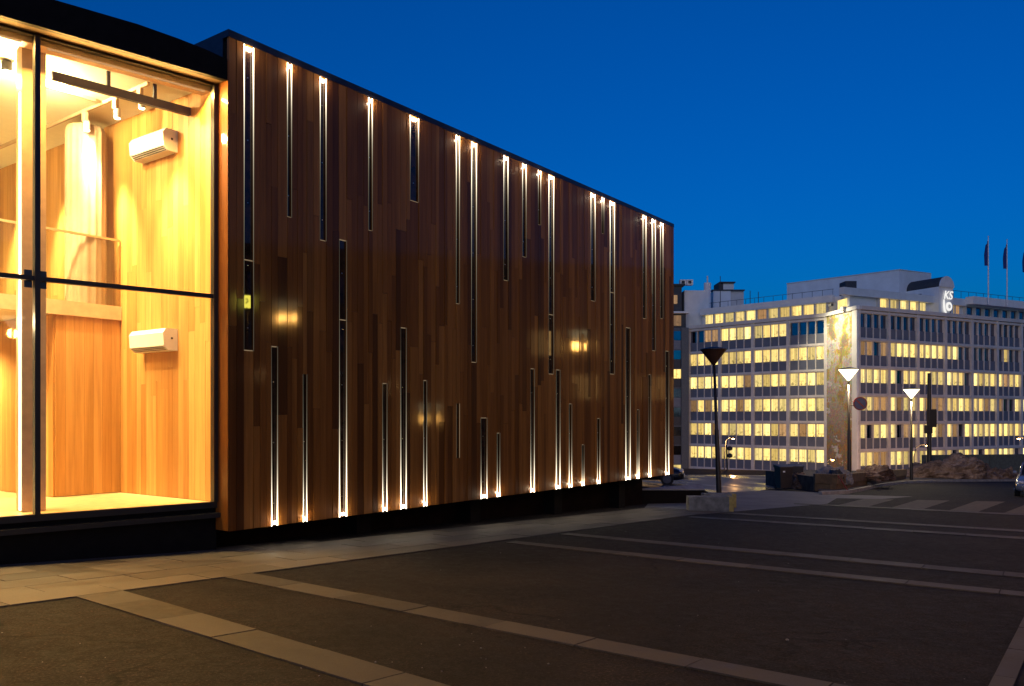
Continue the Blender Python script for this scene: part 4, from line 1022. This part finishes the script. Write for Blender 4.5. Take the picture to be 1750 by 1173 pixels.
# plant room, chimney, box on the roof at the far end
def rbox(name, mat, x0, x1, y0, y1, Y, depth=4.0, zb=None):
    a = at(x0, y1, Y); b = at(x1, y0, Y)
    return MB().span(kl(Vector((a.x, Y)), zb if zb is not None else a.z), kl(Vector((b.x, Y + depth)), b.z)).build(name, mat, ks)
rbox('plant_room', 'ks_light', 1219, 1249, 497, 522, 124, 5, PZ - 0.2)
rbox('plant_room', 'ks_concrete', 1249.3, 1271, 496, 522, 124.3, 5, PZ - 0.2)
rbox('plant_roof', 'ks_roof', 1217, 1273, 495, 497, 123.8, 5.4)
rbox('roof_cabin', 'ks_light', 1236, 1254, 485, 495, 125, 3)
rbox('roof_cabin', 'ks_roof', 1228, 1236, 483, 495, 125, 3)
rbox('cabin_roof', 'ks_roof', 1230, 1257, 481.5, 483.6, 124.6, 3.6)
rbox('roof_hatch', 'ks_roof', 1445, 1464, 480.5, 489, 108, 2.0, PZ - 0.1)
pch = at(1209, 522, 122); MB().tube([kl(pch.xy, PZ - 0.3), kl(pch.xy, at(1209, 484, 122).z)], 0.52, 16).build('chimney', 'ks_light', ks)
MB().tube([kl(pch.xy, at(1209, 484, 122).z), kl(pch.xy, at(1209, 472, 122).z)], 0.12, 8).build('chimney_pipe', 'ks_light', ks)
for px, y0, y1 in ((1231, 472, 482), (1282, 497, 512), (1296, 499, 512)):
    pa_ = at(px, y1, 121); MB().tube([kl(pa_.xy, PZ - 0.2), kl(pa_.xy, at(px, y0, 121).z)], 0.05, 6).build('aerial', 'ks_roof', ks)
# flagpoles with limp flags
for i, (px, top_y, lab) in enumerate(((1689, 405, 'white roof flagpole with a limp blue flag, closest to the sign tower'), (1721, 411, 'white roof flagpole with a limp blue flag, in the middle of three'), (1754, 418, 'white roof flagpole with a limp blue flag, farthest from the sign tower'))):
    k = (px - 875) / F; tt = (C2.x - k * C2.y) / (k * DR.y - DR.x); P = C2 + DR * tt + NR * (-1.2); Yp = P.y; P = Vector((k * Yp, Yp))
    zb = 17.58; ztp = EYE + (HOR - top_y) / F * Yp
    o = thing('flagpole', (P.x, P.y, zb), 0, lab, 'flagpole')
    MB().tube([(0, 0, -0.9), (0, 0, (ztp - zb) * 0.5), (0, 0, ztp - zb)], [0.09, 0.08, 0.05], 10).build('pole', 'pole_white', o)
    MB().lathe([(0.03, 0), (0.1, 0.06), (0.03, 0.14)], (0, 0, ztp - zb), 10).build('finial', 'pole_white', o)
    m = MB(); nz_, nx_ = 10, 7; H_ = 3.45
    for a_ in range(nz_ + 1):
        for b_ in range(nx_ + 1):
            f_ = b_ / nx_; zz = a_ / nz_
            x = -f_ * 0.52 * (0.55 + 0.45 * min(1, zz * 2.2)); y = 0.16 * math.sin(f_ * 9 + zz * 1.5) * f_ ** 0.5
            m.v.append((x - 0.05, y, ztp - zb - 0.45 - zz * H_ - f_ * 0.75 * (1 - zz) + f_ * 0.12 * zz))
    for a_ in range(nz_):
        for b_ in range(nx_): q = a_ * (nx_ + 1) + b_; m.f.append((q, q + 1, q + nx_ + 2, q + nx_ + 1))
    m.build('flag', 'flag_blue', o, smooth=True)

# ------------------------------------------------------------------ darker block beyond the office building
db = thing('dark_office_block', (15, 119, -7.9), 0, 'dark glazed office block seen between the timber hall and the pale building', 'office building')
def dbx(name, mat, x0, x1, y0, y1, z0, z1): return ubox(name, mat, ((x0 + x1) / 2 - 15, (y0 + y1) / 2 - 119, (z0 + z1) / 2 + 7.9), (x1 - x0, y1 - y0, z1 - z0), db)
zt1 = at(1165, 560, 119).z
dbx('core_wall', 'far_grey', 6, 25.3, 119.4, 133, -8.5, zt1)
dbx('corner_pier', 'far_grey', 24.35, 25.4, 119, 119.5, -8, zt1)
rd = random.Random(4)
for r in range(8):
    z1 = zt1 - 0.5 - 2.75 * r
    dbx('floor_band', 'far_grey', 6, 24.35, 119.05, 119.5, z1 - 2.75, z1 - 2.62)
    for j in range(8):
        x1 = 24.3 - 2.3 * j; kind = 'window_lit' if r in (2,) and j < 3 or (r == 7 and j < 2) else ('window_dark' if rd.random() < 0.8 else 'window_dim')
        dbx('window', kind, x1 - 2.2, x1, 119.2, 119.45, z1 - 1.3, z1)
        dbx('spandrel_panel', 'far_dark' if (j + r) % 3 else 'ks_panel', x1 - 2.2, x1, 119.2, 119.45, z1 - 2.62, z1 - 1.33)
for z0, z1, x1 in ((zt1, at(0, 533, 119).z, 25.2), (at(0, 533, 119).z + 0.1, at(0, 487, 119).z, 24.6)):
    dbx('upper_storey', 'far_dark', 6, x1, 120, 131, z0, z1)
for j in range(5):
    dbx('window', 'window_dark' if j else 'window_dim', 22.6 - 2.1 * j, 24.5 - 2.1 * j, 119.9, 120.05, at(0, 556, 119).z, at(0, 538, 119).z)
    dbx('window', 'window_dim' if j < 2 else 'window_dark', 22.4 - 1.7 * j, 23.95 - 1.7 * j, 119.9, 120.05, at(0, 518, 119).z, at(0, 503, 119).z)
dbx('storey_ledge', 'ks_light', 6, 25.6, 119.4, 121, at(0, 533, 119).z - 0.15, at(0, 533, 119).z + 0.12)
dbx('side_wall', 'ks_light', 25.3, 28.6, 121.5, 131, -8, at(0, 492, 119).z)
dbx('roof_edge', 'ks_roof', 6, 25.0, 119.6, 131, at(0, 487, 119).z, at(0, 484, 119).z)
for j in range(2):
    a_ = at(1165 + 11.5 * j, 486, 119)
    dbx('cooling_unit', 'ks_light', a_.x, a_.x + 0.9, 120, 121, at(0, 485, 119).z, at(0, 476, 119).z)
    dbx('fan_grille', 'ks_roof', a_.x + 0.2, a_.x + 0.65, 119.97, 120.01, at(0, 483, 119).z, at(0, 478, 119).z)

# ------------------------------------------------------------------ block across the street (its lit windows mirror in the slots)
xb = thing('street_block', (47, 22, -3), 0, 'dark brick block across the street with rows of lit windows', 'building')
MB().span((0, -30, -3), (12, 30, 17)).build('wall', 'brick_dark', xb)
MB().span((-0.3, -30.2, 17.002), (12.2, 30.2, 17.5)).build('roof_edge', 'ks_roof', xb)
for r in range(4):
    for j in range(18):
        k = 'window_bright' if (j > 12 and r in (1, 2) and rd.random() < 0.4) or rd.random() < 0.012 else 'window_dark'
        ubox('window', k, (-0.02, -28 + 3.25 * j, 3.6 + 3.6 * r), (0.14, 1.5, 2.0), xb)
        ubox('window_sill', 'kerb_stone', (-0.08, -28 + 3.25 * j, 2.52 + 3.6 * r), (0.3, 1.7, 0.12), xb)

# lit yellow sign across the street: it mirrors in the first slot of the hall
emit('sign_yellow', (1.0, 0.86, 0.10), 24.0)
ys = thing('lit_sign', (22.2, 12.66, gz(22.2, 12.66)), R(-90), 'lit yellow box sign with a dark mark on a tall post across the street', 'sign')
zs = 6.93 - ys.location.z
m = MB(); pts = [(-0.24, -0.28), (0.30, -0.28), (0.30, 0.28), (-0.10, 0.28), (-0.19, 0.24), (-0.24, 0.15)]
m.poly([(p[0], -0.08, zs + p[1]) for p in pts] + [(p[0], 0.08, zs + p[1]) for p in pts], [tuple(range(6)), tuple(range(11, 5, -1))] + [(i, i + 6, (i + 1) % 6 + 6, (i + 1) % 6) for i in range(6)])
m.build('sign_box', 'sign_yellow', ys)
MB().tube([(0.08, -0.10, zs + 0.12), (0.0, -0.10, zs + 0.10), (-0.03, -0.10, zs + 0.02), (0.02, -0.10, zs - 0.05), (0.08, -0.10, zs - 0.08)], 0.03, 6).build('sign_mark', 'dark_plastic', ys)
MB().tube([(0.03, 0.0, -0.1), (0.03, 0.0, zs - 0.27)], 0.06, 10).build('post', 'lamp_metal', ys)

# ------------------------------------------------------------------ sodium street lights on the lower street
def arm_light(base, h, arm, label, power):
    o = thing('street_light', base, 0, label, 'street light')
    MB().tube([(0, 0, -0.2), (0, 0, h * 0.8), (arm[0] * 0.15, arm[1] * 0.15, h * 0.95), (arm[0] * 0.5, arm[1] * 0.5, h), (arm[0], arm[1], h)], [0.10, 0.07, 0.055, 0.05, 0.05], 8).build('mast', 'far_grey', o)
    hd = MB().box((arm[0], arm[1], h), (0.5, 0.3, 0.14)).build('lamp_head', 'lamp_metal', o, bevel=0.03)
    MB().lathe([(0.14, -0.08), (0.10, -0.16)], (arm[0], arm[1], h), 12).build('lens', 'sodium_lens', hd)
    lamp('sodium_light', 'POINT', (arm[0], arm[1], h - 0.4), power, (1.0, 0.50, 0.16), o, 0.2)
arm_light(((1238 - 875) / F * 96, 96, -7.9), 7.2, (0.9, -0.4), 'curved street light in front of the left office facade', 1500)
arm_light(((1562 - 875) / F * 90, 90, -7.9), 6.6, (1.3, -0.3), 'curved street light in front of the right office facade', 500)
pw = at(1741, 750, 88); arm_light((pw.x + 1.2, 88, -7.9), pw.z + 7.9 + 0.1, (-1.2, 0), 'glaring orange street light above the parked car', 1600)
pw = at(1425, 850, 88); arm_light((pw.x, 90, -7.9), 5.0, (0.8, 0.4), 'low street light below the mural', 900)
